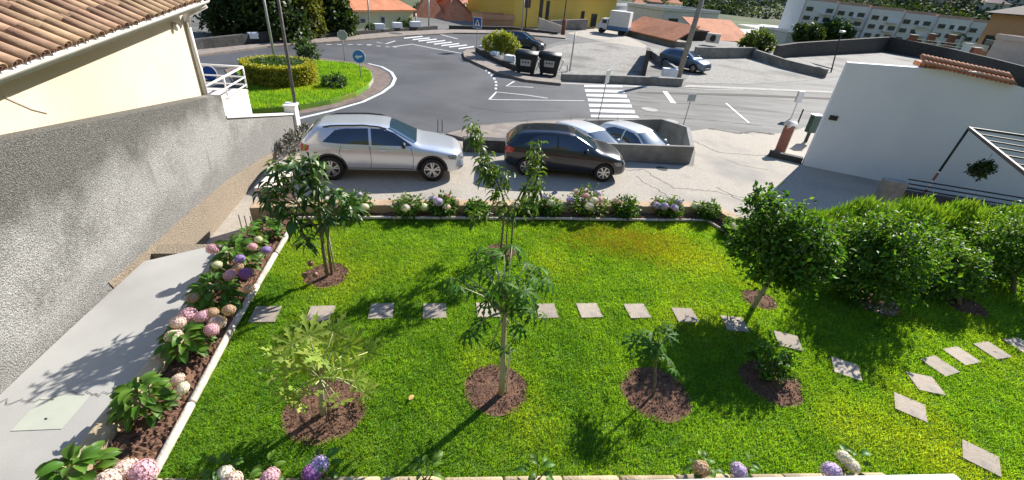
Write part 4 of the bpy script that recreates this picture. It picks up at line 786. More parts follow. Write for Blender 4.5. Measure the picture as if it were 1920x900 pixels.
m_sblue = M('sign_blue', (.01, .09, .42), rough=.35); m_sblue2 = M('sign_sky_blue', (.01, .2, .62), rough=.35); m_sgrey = M('sign_back', (.33, .37, .37), rough=.5)
sign('round blue arrow sign on the roundabout lawn', (677, 156), 119, 93, 'disc', m_sblue2, 'left', ry=.1)
t = sign('grey back of an octagonal sign behind the roundabout lawn', (646, 116), 76, 56, 'oct', m_sgrey, ry=.2, xtop=641)
sign('blue square pedestrian crossing sign before the clipped bush', (893, 97), 53, 32, 'square', m_sblue, 'ped', wd=.62, ry=-.05)
sign('round blue sign partly behind the white terrace railing', (396, 150), 152, 123, 'disc', m_sblue, None, ry=.1)
sign('small grey rectangular sign back on a dark post beside the bay', (1280, 240), 190, 176, 'square', m_sgrey, None, wd=.42, ry=.35, thin=.022, xtop=1299)
sign('narrow grey sign seen edge-on in front of the zebra crossing', (1122, 223), 156, 130, 'square', m_sgrey, None, wd=.6, ry=1.15, thin=.022, xtop=1142)
# waste containers
def container(px, label):
    b = at(*px, ZP); t = thing('waste_container', label, 'waste bin', (b.x, b.y, ZP+.0), math.radians(-6), 'dark wheeled waste containers')
    mk = M('bin_plastic', (.012, .016, .018), (.02, .024, .026), scale=5, rough=.55)
    lo = [(-.52, -.4), (.52, -.4), (.52, .4), (-.52, .4)]; hi = [(-.66, -.52), (.66, -.52), (.66, .52), (-.66, .52)]
    mb = MB().add([(x, y, .16) for x, y in lo]+[(x, y, 1.08) for x, y in hi], [(3, 2, 1, 0), (4, 5, 6, 7)]+[(i, (i+1) % 4, 4+(i+1) % 4, 4+i) for i in range(4)]); mb.build('body', mk, t, bevel=.03)
    MB().box((0, 0, 1.1), (1.42, 1.12, .06)).build('rim', mk, t, bevel=.02)
    lid = MB(); k = 8
    for s_ in (-.68, .68): pass
    prof = [(-.55, 1.13), (-.45, 1.26), (-.2, 1.36), (.1, 1.38), (.4, 1.28), (.55, 1.13)]; n = len(prof)
    MB().add([(-.68, y, z) for y, z in prof]+[(.68, y, z) for y, z in prof], [tuple(range(n-1, -1, -1)), tuple(range(n, 2*n))]+[(i, i+1, n+i+1, n+i) for i in range(n-1)]+[(n-1, 0, n, 2*n-1)]).build('lid', mk, t, True)
    tp = [(-.3, .55), (.3, .55), (.32, .92), (-.32, .92)]; lbm = MB().add([(x, -.4-.12*(z-.16)/.92-.012, z) for x, z in tp], [(0, 1, 2, 3)]); lb2 = lbm.build('label', M('label_white', (.5, .5, .52), rough=.6), t)
    for q in range(3): MB().box((-.17+.17*q, -.50, .77), (.1, .012, .09)).build('print_mark', m_black, lb2)
    for sg in (-1, 1):
        MB().tube([(sg*.7, -.3, .95), (sg*.84, -.2, 1.0), (sg*.86, .2, .95), (sg*.7, .3, .5), (sg*.62, .2, .3)], .022, 6).build('lift_arm', m_galv, t, True)
        for y in (-.33, .33): MB().lathe([(.1, -.03), (.1, .03)], 14, (sg*.42, y, .1), 'Y').build('wheel', m_tyre, t)
container((985, 139), 'dark waste container nearer the yellow-green bush'); container((1028, 141), 'dark waste container farther right beside the gravel lot')
# ================================================ STREET WALLS
def pxwall(nm, label, px, tops, th, mat, z=ZP, cap=None):
    pts = P(px, z); return wall_run(nm, label, pts, th, z-.5, [hgt(p, y) for p, y in zip(pts, tops)], mat)
fw = pxwall('street_wall', 'long dark stone wall behind the far sidewalk, left part', [(340, 97), (380, 92), (505, 81), (568, 77), (640, 68), (697, 63.5), (818, 54.5)], [76, 72, 59, 66, 59, 56.5, 48], .35, m_dark)
f2 = pxwall('street_wall', 'long dark stone wall behind the far sidewalk, right part', [(843, 54.5), (888, 55.5), (957, 57.5), (1045, 65)], [47.5, 48.5, 50, 60], .35, m_dark)
for x0, x1, y0, y1, z_ in [(575, 595, 64, 54, 72), (623, 640, 61, 52, 68), (702, 720, 55, 44, 62), (737, 753, 52, 42, 60), (770, 788, 50, 40, 58), (468, 487, 72, 61, 84)]:
    q = at((x0+x1)/2, z_, ZP); zb2, zt2 = hgt(q, y0), hgt(q, y1); qa, qb = at(x0, z_, ZP), at(x1, z_, ZP); MB().box((q.x, q.y, (zb2+zt2)/2), ((qb-qa).length, .42, zt2-zb2), rz=math.atan2((qb-qa).y, (qb-qa).x)).build('white_block', m_whitew, fw, world=True, bevel=.02)
pxwall('street_wall', 'low dark wall in front of the gravel lot behind the zebra crossing', [(1052, 150), (1150, 155), (1276, 161)], [138, 141, 147], .3, m_wallc)
pxwall('street_wall', 'short brown-grey wall between the gravel lot and the blue car', [(1206, 142), (1213, 104)], [95, 89], .3, m_dark); pxwall('street_wall', 'sloping wall top beside the blue car', [(1213, 104), (1272, 143)], [90, 131], .25, m_wallc)
q = at(1252, 150, ZP); o = thing('stone_block', 'white square block on the low wall left of the concrete pole', 'block', (q.x, q.y, ZP)); MB().box((0, 0, .5), (1.0, .4, .5), rz=.05).build('block', m_whitew, o, bevel=.02)
pxwall('street_wall', 'grey wall behind the blue car', [(1300, 108), (1340, 109), (1405, 108), (1412, 110)], [88, 89, 89, 90], .3, m_wallc); pxwall('street_wall', 'grey stepped wall running right from the green bush', [(1412, 110), (1470, 128), (1545, 146)], [93, 112, 130], .35, m_wallc)
pxwall('street_wall', 'tall dark boundary wall of the right lot', [(1450, 110), (1485, 106), (1655, 97), (1765, 116), (1850, 142), (1930, 165)], [85, 80, 69, 90, 111, 132], .4, m_dark)
pxwall('street_wall', 'white-capped dark retaining strip behind the silver car', [(868, 282), (955, 284)], [258, 262], .35, m_dark)
# island hedge planter wall with white blocks
iw = pxwall('street_wall', 'curved dark kerb wall with white blocks under the clipped bush', [(895, 101), (912, 112), (940, 124), (968, 133)], [88, 99, 112, 122], .35, m_dark)
for x0, x1, y0, y1, z_ in [(899, 908, 98, 86, 102), (920, 934, 108, 97, 116), (946, 966, 118, 104, 127)]:
    q = at((x0+x1)/2, z_, ZP); zb2, zt2 = hgt(q, y0), hgt(q, y1); MB().box((q.x, q.y+.1, (zb2+zt2)/2), ((x1-x0)*.036, .5, zt2-zb2), rz=-.35).build('white_block', m_whitew, iw, world=True, bevel=.03)
# ================================================ FAR HOUSES
m_roof_o = M('far_orange_roof', (.50, .17, .075), (.58, .24, .12), scale=1.2, rough=.9, bump=.8, bscale=3, c3=(.42, .15, .07), s3=.25, stretch=(2, 2, 2)); m_roof_b = M('far_brown_roof', (.36, .13, .07), (.48, .21, .12), scale=2, rough=.95, bump=.8, bscale=4)
m_lime = M('pale_green_wall', (.66, .66, .40), (.7, .7, .46), scale=.5, rough=.9); m_yel = M('yellow_wall', (.74, .54, .11), (.78, .58, .15), scale=.4, rough=.9); m_far = M('far_white', (.66, .67, .68), (.74, .74, .74), scale=.6, rough=.9); m_peach = M('peach_wall', (.56, .30, .18), (.6, .35, .22), scale=.5, rough=.9); m_pane = M('window_pane', (.03, .045, .06), rough=.08, spec=.8); m_frame = M('window_frame', (.6, .6, .6), rough=.5)
def house(nm, label, pL, pR, z, yeave, depth, wall, roof=None, rmat=None, rh=1.5, ov=.35, wins=(), cat='house', sub=2.5, hgt_m=None, frame=None, hip=.35):
    a, b = at(*pL, z), at(*pR, z); dx = (b-a); L = dx.length; dx.normalize(); dn = Vector((-dx.y, dx.x, 0)); h = hgt_m if hgt_m else hgt(a.lerp(b, .5), yeave)-z; rz = math.atan2(dx.y, dx.x)
    t = thing(nm, label, cat, a, rz); MB().box((L/2, depth/2, (h-sub)/2), (L, depth, h+sub)).build('wall', wall, t)
    if roof == 'hip':
        o = ov; q = [(-o, -o, h), (L+o, -o, h), (L+o, depth+o, h), (-o, depth+o, h)]; i_ = min(L, depth)*hip; r1, r2 = ((i_, depth/2, h+rh), (L-i_, depth/2, h+rh))
        fixn(MB().add([*[(x, y, zz-.12) for x, y, zz in q], *q, r1, r2], [(3, 2, 1, 0), (0, 1, 5, 4), (1, 2, 6, 5), (2, 3, 7, 6), (3, 0, 4, 7), (4, 5, 9, 8), (5, 6, 9), (6, 7, 8, 9), (7, 4, 8)]).build('roof', rmat, t))
    if roof == 'mono':
        o = ov; fixn(MB().add([(-o, -o, h), (L+o, -o, h), (L+o, depth+o, h+rh), (-o, depth+o, h+rh), (-o, -o, h+.12), (L+o, -o, h+.12), (L+o, depth+o, h+rh+.12), (-o, depth+o, h+rh+.12)], [(3, 2, 1, 0), (4, 5, 6, 7), (0, 1, 5, 4), (1, 2, 6, 5), (2, 3, 7, 6), (3, 0, 4, 7)]).build('roof', rmat, t))
    if roof == 'flat':
        MB().box((L/2, depth/2, h+.08), (L+.1, depth+.1, .16)).build('roof', rmat, t); pp_ = MB()
        for c_, d_ in (((L/2, -.02, h+.3), (L+.24, .22, .5)), ((L/2, depth+.02, h+.3), (L+.24, .22, .5)), ((-.02, depth/2, h+.3), (.22, depth-.2, .5)), ((L+.02, depth/2, h+.3), (.22, depth-.2, .5))): pp_.box(c_, d_)
        pp_.build('parapet', wall, t)
    for u, v, ww, hh in wins:      # metres from the left corner, height of centre below the eave
        f_ = MB().box((u, -.03, h-v), (ww+.16, .1, hh+.16)).build('window', frame or m_frame, t); MB().box((u, -.075, h-v), (ww, .03, hh)).build('pane', m_pane, f_)
    return t
house('green_house', 'pale yellow-green house with an orange hipped roof behind the far wall', (640, 58), (775, 52), ZP, 18, 8, m_lime, 'hip', m_roof_o, 2.6, .25, [(2.2, .85, .5, .3), (4.4, .9, .4, .6)], hip=.5)
house('brown_roof_house', 'small house with a weathered orange roof right of the pale green house', (778, 50), (838, 54), ZP-1, 41, 6, m_far, 'hip', m_roof_b, 3.2, .3, hip=.5); house('low_house', 'pale low house with a steep orange roof behind the pedestrian sign', (842, 56), (892, 57), ZP-1, 40, 7, m_far, 'hip', m_roof_o, 2.8, .3, hip=.6)
house('garden_house', 'low building with a pinkish roof behind the far wall', (870, 40), (960, 42), ZP-2, 22, 9, m_brick, 'mono', m_roof_b, .9, .3, [(3, .8, 1, .8)])
house('low_house', 'orange and white boundary building left of the yellow house', (905, 50), (962, 51), ZP, 38, 2, m_peach, 'flat', m_peach, wins=())
house('grey_house', 'grey house with a dark window above the pinkish roof', (880, 22), (962, 22), ZP-4, 2, 8, m_wallc, 'flat', m_wallc, wins=[(2.5, 1.2, 1, .9), (5.5, 1.2, 1, .9)])
yh = house('yellow_house', 'large yellow house with small dark windows beyond the far road', (962, 51), (1148, 52), ZP, -12, 9, m_yel, 'hip', m_roof_o, 2.5, .5, [(11.6, 2.3, .45, .7), (13.0+.9, 2.9, .95, 1.35), (4.1, 2.0, .35, 2.6), (5.2, 2.2, .35, 2.4), (1.9, 1.2, .7, .9)], frame=M('dark_frame', (.06, .05, .05), rough=.5))
pxwall('ramp_wall', 'cream sloping ramp wall in front of the yellow house', [(1008, 58), (1054, 62)], [33, 49], .25, m_pinkw)
pxwall('ramp_wall', 'grey base wall under the yellow house', [(1030, 55), (1098, 56)], [38, 36], .3, m_wallc)
house('white_shed', 'white low building behind the delivery truck', (1146, 45), (1185, 42), ZP-1, 12, 6, m_far, 'flat', m_wallc)
house('tile_roof_house', 'long low house with a bright orange tile roof right of the truck', (1168, 64), (1262, 88), ZP, 66, 2.4, m_wallc, 'mono', m_roof_o, 1.5, .25)
house('modern_house', 'flat white house with a wide blue window behind the concrete pole', (1236, 58), (1338, 60), ZP-1, 24, 8, m_far, 'flat', m_wallc, wins=[(3.0, 1.5, 2.6, .95)])
house('dark_garage', 'dark brown garage block left of the concrete pole', (1238, 92), (1318, 92), ZP-1, 66, 3, M('dark_brown', (.03, .022, .02), (.05, .035, .03), scale=3, rough=.8), 'flat', m_dark)
house('tile_roof_house', 'orange tile roofed house right of the concrete pole', (1318, 88), (1404, 92), ZP-1, 78, 5, m_wallc, 'mono', m_roof_o, 2.2, .3); house('tile_roof_house', 'farther house with an orange tile roof behind the pole', (1312, 62), (1362, 64), ZP-2, 52, 5, m_far, 'mono', m_roof_o, 1.8, .3)
q = at(1330, 84, ZP); ac = thing('air_conditioner', 'white air conditioner unit on the wall right of the concrete pole', 'air conditioner', (q.x, q.y-.6, ZP+.3)); MB().box((0, 0, .5), (1.5, .5, 1.0), rz=-.3).build('case', m_capw, ac, bevel=.03); MB().lathe([(.36, -.02), (.36, .02)], 18, (-.1, -.3, .5), 'Y').build('fan', m_black, ac)
house('white_house', 'small white terrace house above the dark lot wall', (1420, 66), (1472, 76), ZP-4, 58, 5, m_far, 'flat', m_wallc, wins=[(1.4, 1.0, .8, .7)])
# peach house at the right edge
ph = house('peach_house', 'peach coloured house with a dark roof at the top right corner', (1822, 96), (1985, 128), ZP, 30, 9, m_peach, 'hip', M('dark_roof', (.045, .035, .04), (.07, .05, .05), scale=2, rough=.9), 2.2, .9, [], sub=3)
MB().box((3.1, -.02, 1.9), (3.2, .1, 2.2)).build('balcony_recess', m_black, ph); MB().box((3.4, -1.0, .95), (4.2, .14, 1.0)).build('balcony_wall', m_pinkw, ph); MB().box((3.9, -.3, 2.3), (2.6, .1, .12)).build('balcony_rail', m_metalw, ph)
for i in range(7): MB().box((2.8+.35*i, -.3, 1.9), (.08, .06, .8)).build('baluster', m_metalw, ph)
house('pink_annex', 'pale pinkish grey annex wall below the peach house', (1835, 128), (1990, 170), ZP, 84, 4, m_pinkw, 'flat', m_pinkw)
for i, (x, y) in enumerate([(1700, 84), (1735, 82), (1772, 84), (1800, 100), (1815, 108)]):
    q = at(x, y+12, ZP); o = thing('terrace_pillar', ['brown pillar nearest the dark wall bend', 'tall red-brown pillar on the terrace', 'brown pillar right of the tall red-brown one', 'white terrace pillar before the peach house', 'brown pillar beside the peach house'][i], 'pillar', q); zz = hgt(q, y-18)-ZP
    MB().box((0, 0, zz/2), (1.0, .6, zz)).build('shaft', m_whitew if i == 3 else m_brick, o, bevel=.02); MB().box((0, 0, zz+.04), (1.1, .7, .08)).build('cap', m_capw, o)
o = thing('terrace_rail', 'pale horizontal terrace rails between the brown pillars', 'railing', at(1690, 92, ZP)); qa, qb = at(1690, 92, ZP), at(1830, 110, ZP)
for dz in (.5, .9, 1.3, 1.7): MB().bar(qa+Vector((0, 0, dz)), qb+Vector((0, 0, dz)), .08, .1).build('rail', m_capw, o, world=True)
# apartment block in the valley
ZA = -5.2; ab0, ab1 = at(1484, 74, ZA), at(1850, 112, ZA); ax_ = (ab1-ab0); AL = ax_.length; ax_.normalize(); AH = hgt(ab0, 0)-ZA
ap = thing('apartment_block', 'long white apartment block with rows of windows in the valley', 'building', ab0, math.atan2(ax_.y, ax_.x))
m_apt = M('apartment_white', (.68, .74, .82), (.76, .8, .86), scale=.2, rough=.9); nb = 6; bwid = AL/nb; m_roof_p = M('pinkish_roof', (.46, .31, .25), (.54, .4, .33), scale=.5, rough=.9)
for k in range(nb): MB().box((bwid*(k+.5), 6+(.7 if k % 2 else 0), AH/2-2-.25*k), (bwid-.02, 12, AH+4)).build('wall', m_apt, ap)
for k in range(nb):
    d_ = .7 if k % 2 else 0; MB().box((bwid*(k+.5), 6+d_, AH+.1-.25*k), (bwid*.94, 11.4, 1.3)).build('roof', m_roof_p, ap)
    for fl in range(4):
        for j in range(3):
            if rng.random() < .12: continue
            ww = bwid*(.12 if j == 1 else .2); u = bwid*(k+.2+.3*j); zz = AH-.25*k-AH*(.2+.22*fl); f_ = MB().box((u, d_-.06, zz), (ww, .2, AH*.1)).build('window', m_pane, ap)
        MB().box((bwid*(k+.72), d_-.5, AH-.25*k-AH*(.2+.22*fl)-AH*.08), (bwid*.36, 1.0, .3)).build('balcony', m_apt, ap)
    MB().tube([(bwid*k+.02, -.1, 0), (bwid*k+.02, -.1, AH-.25*k)], .12, 6).build('downpipe', m_galv, ap)
# far roundabout and roads in the valley
def vsheet(nm, px, z, mat): return struct(MB().sheet(P(px, z)).build(nm, mat))
m_pale = M('pale_road', (.42, .42, .41), (.5, .5, .48), scale=.1, rough=.9)
zv = -5.9
vsheet('valley_road', [(1230, 36), (1290, 26), (1335, 22), (1400, 27), (1480, 40), (1560, 66), (1540, 80), (1470, 78), (1340, 60)], zv, m_pale)
vsheet('valley_green', [(1327, 36), (1340, 30), (1365, 29), (1400, 32), (1428, 38), (1440, 43), (1420, 46), (1380, 44), (1340, 41)], zv+.1, M('valley_grass', (.06, .1, .03), (.1, .14, .04), scale=.4, rough=1))
# town on the hillside: small houses
town = [(1186, 20, 22, 8, -3, m_far, m_roof_o, 'white town house with an orange roof left of the flat white house'), (1216, 14, 24, 4, -3.5, m_wallc, m_roof_b, 'grey town house with a brown roof above the flat white house'), (1252, 18, 24, 6, -4, m_lime, m_roof_o, 'pale green town house beside the leaning concrete pole top'), (1330, 6, 20, -4, -4.5, m_far, m_roof_b, 'white distant house at the far end of the valley road'), (1870, 42, 46, 28, -3, m_far, m_roof_b, 'long white building on the hillside left of the peach house'), (1812, 30, 40, 18, -3, m_pinkw, m_roof_o, 'pinkish hillside house beyond the apartment block end'), (858, 10, 34, -4, -3, m_pinkw, m_roof_o, 'pinkish house at the top edge left of the yellow house'), (815, 12, 30, -2, -3, m_far, m_roof_b, 'white house at the top edge above the weathered roof'), (1445, 30, 26, 18, -5, m_far, m_roof_o, 'small white house between the valley road and the apartments')]
for x, y, wd_, ye, zc, wm, rm_, lb_ in town: house('town_house', lb_, (x, y), (x+wd_, y+wd_*.1), zc, ye, 7, wm, 'hip', rm_, 1.6, .3, [(2.2, 1.2, .9, .8), (4.6, 1.2, .9, .8)], sub=6)
def onterr(px, py):
    d = RC@np.array([px-960, py-450, FPX]); d = d/np.hypot(d[0], d[1])
    for r in range(120, 900, 4):
        z = CZ+d[2]*r
        if z < terr(d[0]*r, d[1]*r): return Vector((d[0]*r, d[1]*r, z))
    return None
for x, y, wm, rm_, lb_ in [(1850, 30, m_far, m_roof_p, 'white hillside house nearest the peach house roof'), (1800, 14, m_pinkw, m_roof_b, 'pinkish hillside house above the right end of the apartments'), (1895, 12, m_far, m_roof_o, 'white hillside house above the peach house roof'), (1700, 4, m_far, m_roof_p, 'white hillside house above the middle of the apartments'), (1745, 6, m_pinkw, m_roof_p, 'pale hillside house with a pinkish roof above the apartments'), (1465, 6, m_far, m_roof_p, 'white hillside house left of the apartments'), (1430, 10, m_far, m_roof_o, 'white hillside house with an orange roof beyond the valley road'), (1380, 8, m_wallc, m_roof_b, 'grey hillside house beyond the valley road'), (1340, 4, m_far, m_roof_o, 'white hillside house right of the concrete pole top')]:
    p = onterr(x, y)
    if p is None: continue
    sc = p.length/90; t = thing('hillside_house', lb_, 'house', p+Vector((0, 0, -1)), -.3); w_, d_, h_ = 9+rng.random()*4, 8, 6+rng.random()*2
    MB().box((0, 0, h_/2), (w_, d_, h_)).build('wall', wm, t); o_ = .6; q_ = [(-w_/2-o_, -d_/2-o_, h_), (w_/2+o_, -d_/2-o_, h_), (w_/2+o_, d_/2+o_, h_), (-w_/2-o_, d_/2+o_, h_), (-w_/5, 0, h_+2.2), (w_/5, 0, h_+2.2)]
    fixn(MB().add(q_, [(3, 2, 1, 0), (0, 1, 5, 4), (1, 2, 5), (2, 3, 4, 5), (3, 0, 4)]).build('roof', rm_, t))
    for u in (-.3, 0, .3): MB().box((u*w_, -d_/2-.02, h_*.6), (1.2, .1, 1.4)).build('window', m_pane, t)
# delivery truck
q = at(1140, 64, ZP); tk = thing('delivery_truck', 'small white box truck with a blue lower body parked before the yellow house', 'truck', (q.x+.6, q.y+.8, ZP+.01), math.radians(158))
m_tblue = M('truck_blue', (.04, .16, .36), rough=.4, coat=.5)
MB().box((-.9, 0, 2.2), (3.0, 2.0, 2.1)).build('cargo_box', m_far, tk, bevel=.04); MB().box((-.9, 0, .9), (3.1, 2.0, .5)).build('side_boards', m_tblue, tk, bevel=.03); MB().box((.2, 0, .6), (4.4, 1.0, .25)).build('chassis', m_black, tk)
cab = [(0.75, .55), (2.35, .55), (2.4, 1.1), (2.1, 1.35), (1.75, 2.05), (.75, 2.1)]; n = len(cab)
cb = fixn(MB().add([(x, -.9, z) for x, z in cab]+[(x, .9, z) for x, z in cab], [tuple(range(n)), tuple(range(2*n-1, n-1, -1))]+[(i, n+i, n+(i+1) % n, (i+1) % n) for i in range(n)]).build('cab', m_far, tk, bevel=.06))
MB().box((1.95, 0, 1.7), (.06, 1.6, .62), ry=-.46).build('windscreen', m_pane, tk)
for sg in (-1, 1):
    MB().box((1.25, sg*.905, 1.65), (.7, .03, .5)).build('side_window', m_pane, tk)
    for x in (1.6, -1.4): MB().lathe([(.2, -.11), (.36, -.11), (.38, -.06), (.38, .06), (.36, .11), (.2, .11)], 18, (x, sg*.82, .38), 'Y').build('wheel', m_tyre, tk)
tk.scale = (.8, .8, .78)
# ================================================ BALCONY RAIL BELOW THE CAMERA
zr = 3.72; q0, q1, q2 = at(1060, 931, zr), at(1788, 914, zr), at(1842, 945, zr)
br = thing('balcony_railing', 'white metal balcony rail at the bottom edge of the picture', 'railing', q0)
dv = (q1-q0).normalized(); q00 = q0-dv*.6; d2 = (q2-q1).normalized()
m_rail = M('white_lacquer', (.55, .57, .54), (.62, .63, .6), scale=30, rough=.4)
MB().bar(q00, q1+dv*.012, .035, .03).build('top_rail', m_rail, br, world=True, bevel=.006); MB().bar(q1+d2*.02, q1+d2*.5, .035, .03).build('side_rail', m_rail, br, world=True, bevel=.006)
for k in range(4): p = q1-dv*(.02+.3*k); MB().box((p.x, p.y, zr-.5), (.025, .025, .96)).build('post', m_rail, br, world=True)
MB().bar(q00-Vector((0, 0, .9)), q1-Vector((0, 0, .9)), .04, .04).build('bottom_rail', m_rail, br, world=True)
# ================================================ PLANTS
m_bark = M('bark', (.16, .12, .085), (.26, .21, .16), scale=12, rough=.95, bump=.6, bscale=30); m_pbark = M('papaya_bark', (.42, .36, .22), (.5, .44, .29), scale=10, rough=.9, bump=.4, bscale=25); m_stake = M('stake', (.45, .39, .3), (.55, .48, .38), scale=15, rough=.9)
m_mango = M('mango_leaf', (.036, .095, .012), (.08, .165, .02), scale=3, rough=.42, spec=.5, trans=.22, rnd=.4, hue=.015); m_peach_l = M('peach_leaf', (.06, .12, .022), (.10, .17, .03), scale=3, rough=.42, spec=.5, trans=.35, rnd=.35, hue=.02)
m_pap = M('papaya_leaf', (.042, .125, .016), (.085, .185, .026), scale=5, rough=.55, spec=.2, trans=.34, rnd=.3, hue=.012); m_papy = M('young_papaya_leaf', (.18, .28, .035), (.34, .42, .085), scale=9, rough=.55, spec=.2, trans=.42, rnd=.25, hue=.015)
m_pet = M('petiole', (.34, .37, .16), (.42, .42, .2), scale=6, rough=.6); m_hyd = M('hydrangea_leaf', (.06, .145, .014), (.11, .21, .02), scale=6, rough=.48, spec=.35, trans=.32, rnd=.3, hue=.015)
m_hydd = M('hydrangea_foliage', (.045, .115, .013), (.09, .18, .02), scale=6, rough=.55, spec=.3, trans=.35, rnd=.4, hue=.015)
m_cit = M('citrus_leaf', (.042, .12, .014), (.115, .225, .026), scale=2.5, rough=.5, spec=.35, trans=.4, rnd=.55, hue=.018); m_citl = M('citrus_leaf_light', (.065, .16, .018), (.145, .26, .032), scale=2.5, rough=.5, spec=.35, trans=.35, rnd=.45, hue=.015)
m_hedge = M('hedge_sprig', (.085, .19, .02), (.17, .29, .032), scale=1.2, rough=.6, spec=.3, trans=.38, rnd=.4, hue=.02)
m_tree = M('dark_tree_leaf', (.026, .055, .012), (.06, .095, .018), scale=.6, rough=.5, spec=.4, trans=.25, rnd=.5, hue=.02); m_treey = M('yellow_tree_leaf', (.09, .115, .018), (.13, .15, .03), scale=.6, rough=.6, spec=.3, trans=.35, rnd=.4); m_ygh = M('yellow_hedge_leaf', (.26, .28, .03), (.36, .36, .05), scale=1.5, rough=.6, trans=.35, rnd=.3, hue=.02); m_gh = M('green_hedge_leaf', (.035, .085, .02), (.06, .12, .03), scale=1.5, rough=.6, trans=.3, rnd=.3)
def plane_pt(px, py, b, off=0.):
    n = Vector((b[0], b[1], 0)).normalized(); return onp(px, py, Vector((b[0], b[1], 0))+n*off, n)
def strip_leaf(name, L, W, mat, droop, k=5, fold=.2):
    v = []; f = []
    for i in range(k+1):
        t = i/k; w_ = W*.5*math.sin(math.pi*min(1, .08+t*.92))**.8*(1-.15*t); y = L*(t-.18*droop*t*t); z = -L*droop*t*t*.75; v += [(-w_, y, z+w_*fold), (0, y, z), (w_, y, z+w_*fold)]
    for i in range(k): a = 3*i; f += [(a, a+1, a+4, a+3), (a+1, a+2, a+5, a+4)]
    return MB().add(v, f).mesh(name, mat, True)
def orient(o, p, d, roll=0., sc=1., up=(0, 0, 1)):
    d = Vector(d).normalized(); s_ = d.cross(Vector(up)); s_ = s_.normalized() if s_.length > 1e-3 else Vector((1, 0, 0)); n = s_.cross(d)
    m_ = Matrix(((s_.x, d.x, n.x, p[0]), (s_.y, d.y, n.y, p[1]), (s_.z, d.z, n.z, p[2]), (0, 0, 0, 1)))@Matrix.Rotation(roll, 4, 'Y')@Matrix.Scale(sc, 4); o.matrix_basis = m_
def whorl_tree(nm, label, bpx, stems, clusters, lm, per, elev, cat='tree', spread=.14, stake=None, depth=.22, br=.010):
    b = at(*bpx); t = thing(nm, label, cat, b); tips = []
    mids = []
    for pts, r0, r1 in stems:
        q = [plane_pt(x, y, b, o)-b for x, y, o in pts]; N = len(q); MB().tube(q, [r0+(r1-r0)*i/(N-1) for i in range(N)], 8).build('trunk', m_bark, t, True); mids += [q[i].lerp(q[i+1], k/5) for i in range(N-1) for k in range(5)]
    for x, y in clusters:
        p = plane_pt(x, y, b, rng.uniform(-depth, depth))-b; near = min(mids, key=lambda m_: (m_-p).length+max(0, m_.z-p.z)*1.5)
        mid = near.lerp(p, .55)+Vector((0, 0, -.04)); MB().tube([near, mid, p], [br, br*.7, br*.45], 5).build('branch', m_bark, t, True)
        a0 = rng.random()*6.28
        for k in range(per):
            a = a0+k*2.4+rng.normal()*.2; e = rng.uniform(*elev); d = Vector((math.cos(a)*math.cos(e), math.sin(a)*math.cos(e), math.sin(e))); o = link('leaf', lm[rng.integers(len(lm))], t)
            orient(o, p+Vector((0, 0, -rng.random()*spread))+d*.012, d, rng.normal()*.35, rng.uniform(.75, 1.2))
    n = 340; i_ = rng.integers(0, len(clusters), n); cc = np.array([tuple(plane_pt(*clusters[i], b, rng.uniform(-depth, depth))-b) for i in i_])+rng.normal(0, .05, (n, 3)); dd = unit(n)*np.array([1, 1, .35])+np.array([0, 0, -.35]); V, F = leaves(cc, dd, rng.uniform(.11, .19, n), .25); fo = link('small_leaves', np_mesh('small_leaves', V, F, lm[0].materials[0]), t); fo['kind'] = 'stuff'
    if stake: q = [plane_pt(x, y, b, o)-b for x, y, o in stake]; MB().tube(q, .014, 6).build('stake', m_stake, t, True)
    return t
lmn = [strip_leaf('leaf', .23, .058, m_mango, .75), strip_leaf('leaf', .25, .055, m_mango, 1.1), strip_leaf('leaf', .19, .05, m_mango, .4)]
mg = whorl_tree('mango_tree', 'young mango tree with drooping glossy leaves left of the lawn', (612, 518), [([(614, 516, 0), (606, 470, 0), (603, 430, 0), (598, 380, 0), (590, 330, 0), (582, 305, 0)], .032, .012), ([(622, 512, .05), (615, 460, .04), (616, 420, .02), (632, 385, 0)], .022, .01), ([(603, 440, 0), (570, 400, -.05), (540, 350, -.05), (525, 318, 0)], .018, .008), ([(604, 445, 0), (580, 430, -.1), (568, 455, -.12)], .012, .007)],
    [(520, 312), (552, 300), (583, 296), (512, 350), (543, 340), (575, 330), (600, 345), (628, 358), (655, 372), (600, 380), (530, 378), (500, 368), (572, 372), (640, 392), (565, 415), (573, 445), (545, 398), (612, 405), (590, 312), (660, 388)], lmn, 15, (-.6, .6), stake=[(628, 508, .06), (612, 420, .05)])
b = Vector(mg.location)
for x, y in ((582, 494), (571, 516), (591, 515)): p = plane_pt(x, y, b, -.1)-b; MB().ell(p, (.045, .045, .05), 12, 8).build('mango_fruit', M('mango_skin', (.22, .09, .07), (.3, .16, .1), scale=9, rough=.45), mg, True); 
lpe = [strip_leaf('leaf', .18, .044, m_peach_l, .9), strip_leaf('leaf', .20, .042, m_peach_l, 1.4), strip_leaf('leaf', .15, .038, m_peach_l, .5)]
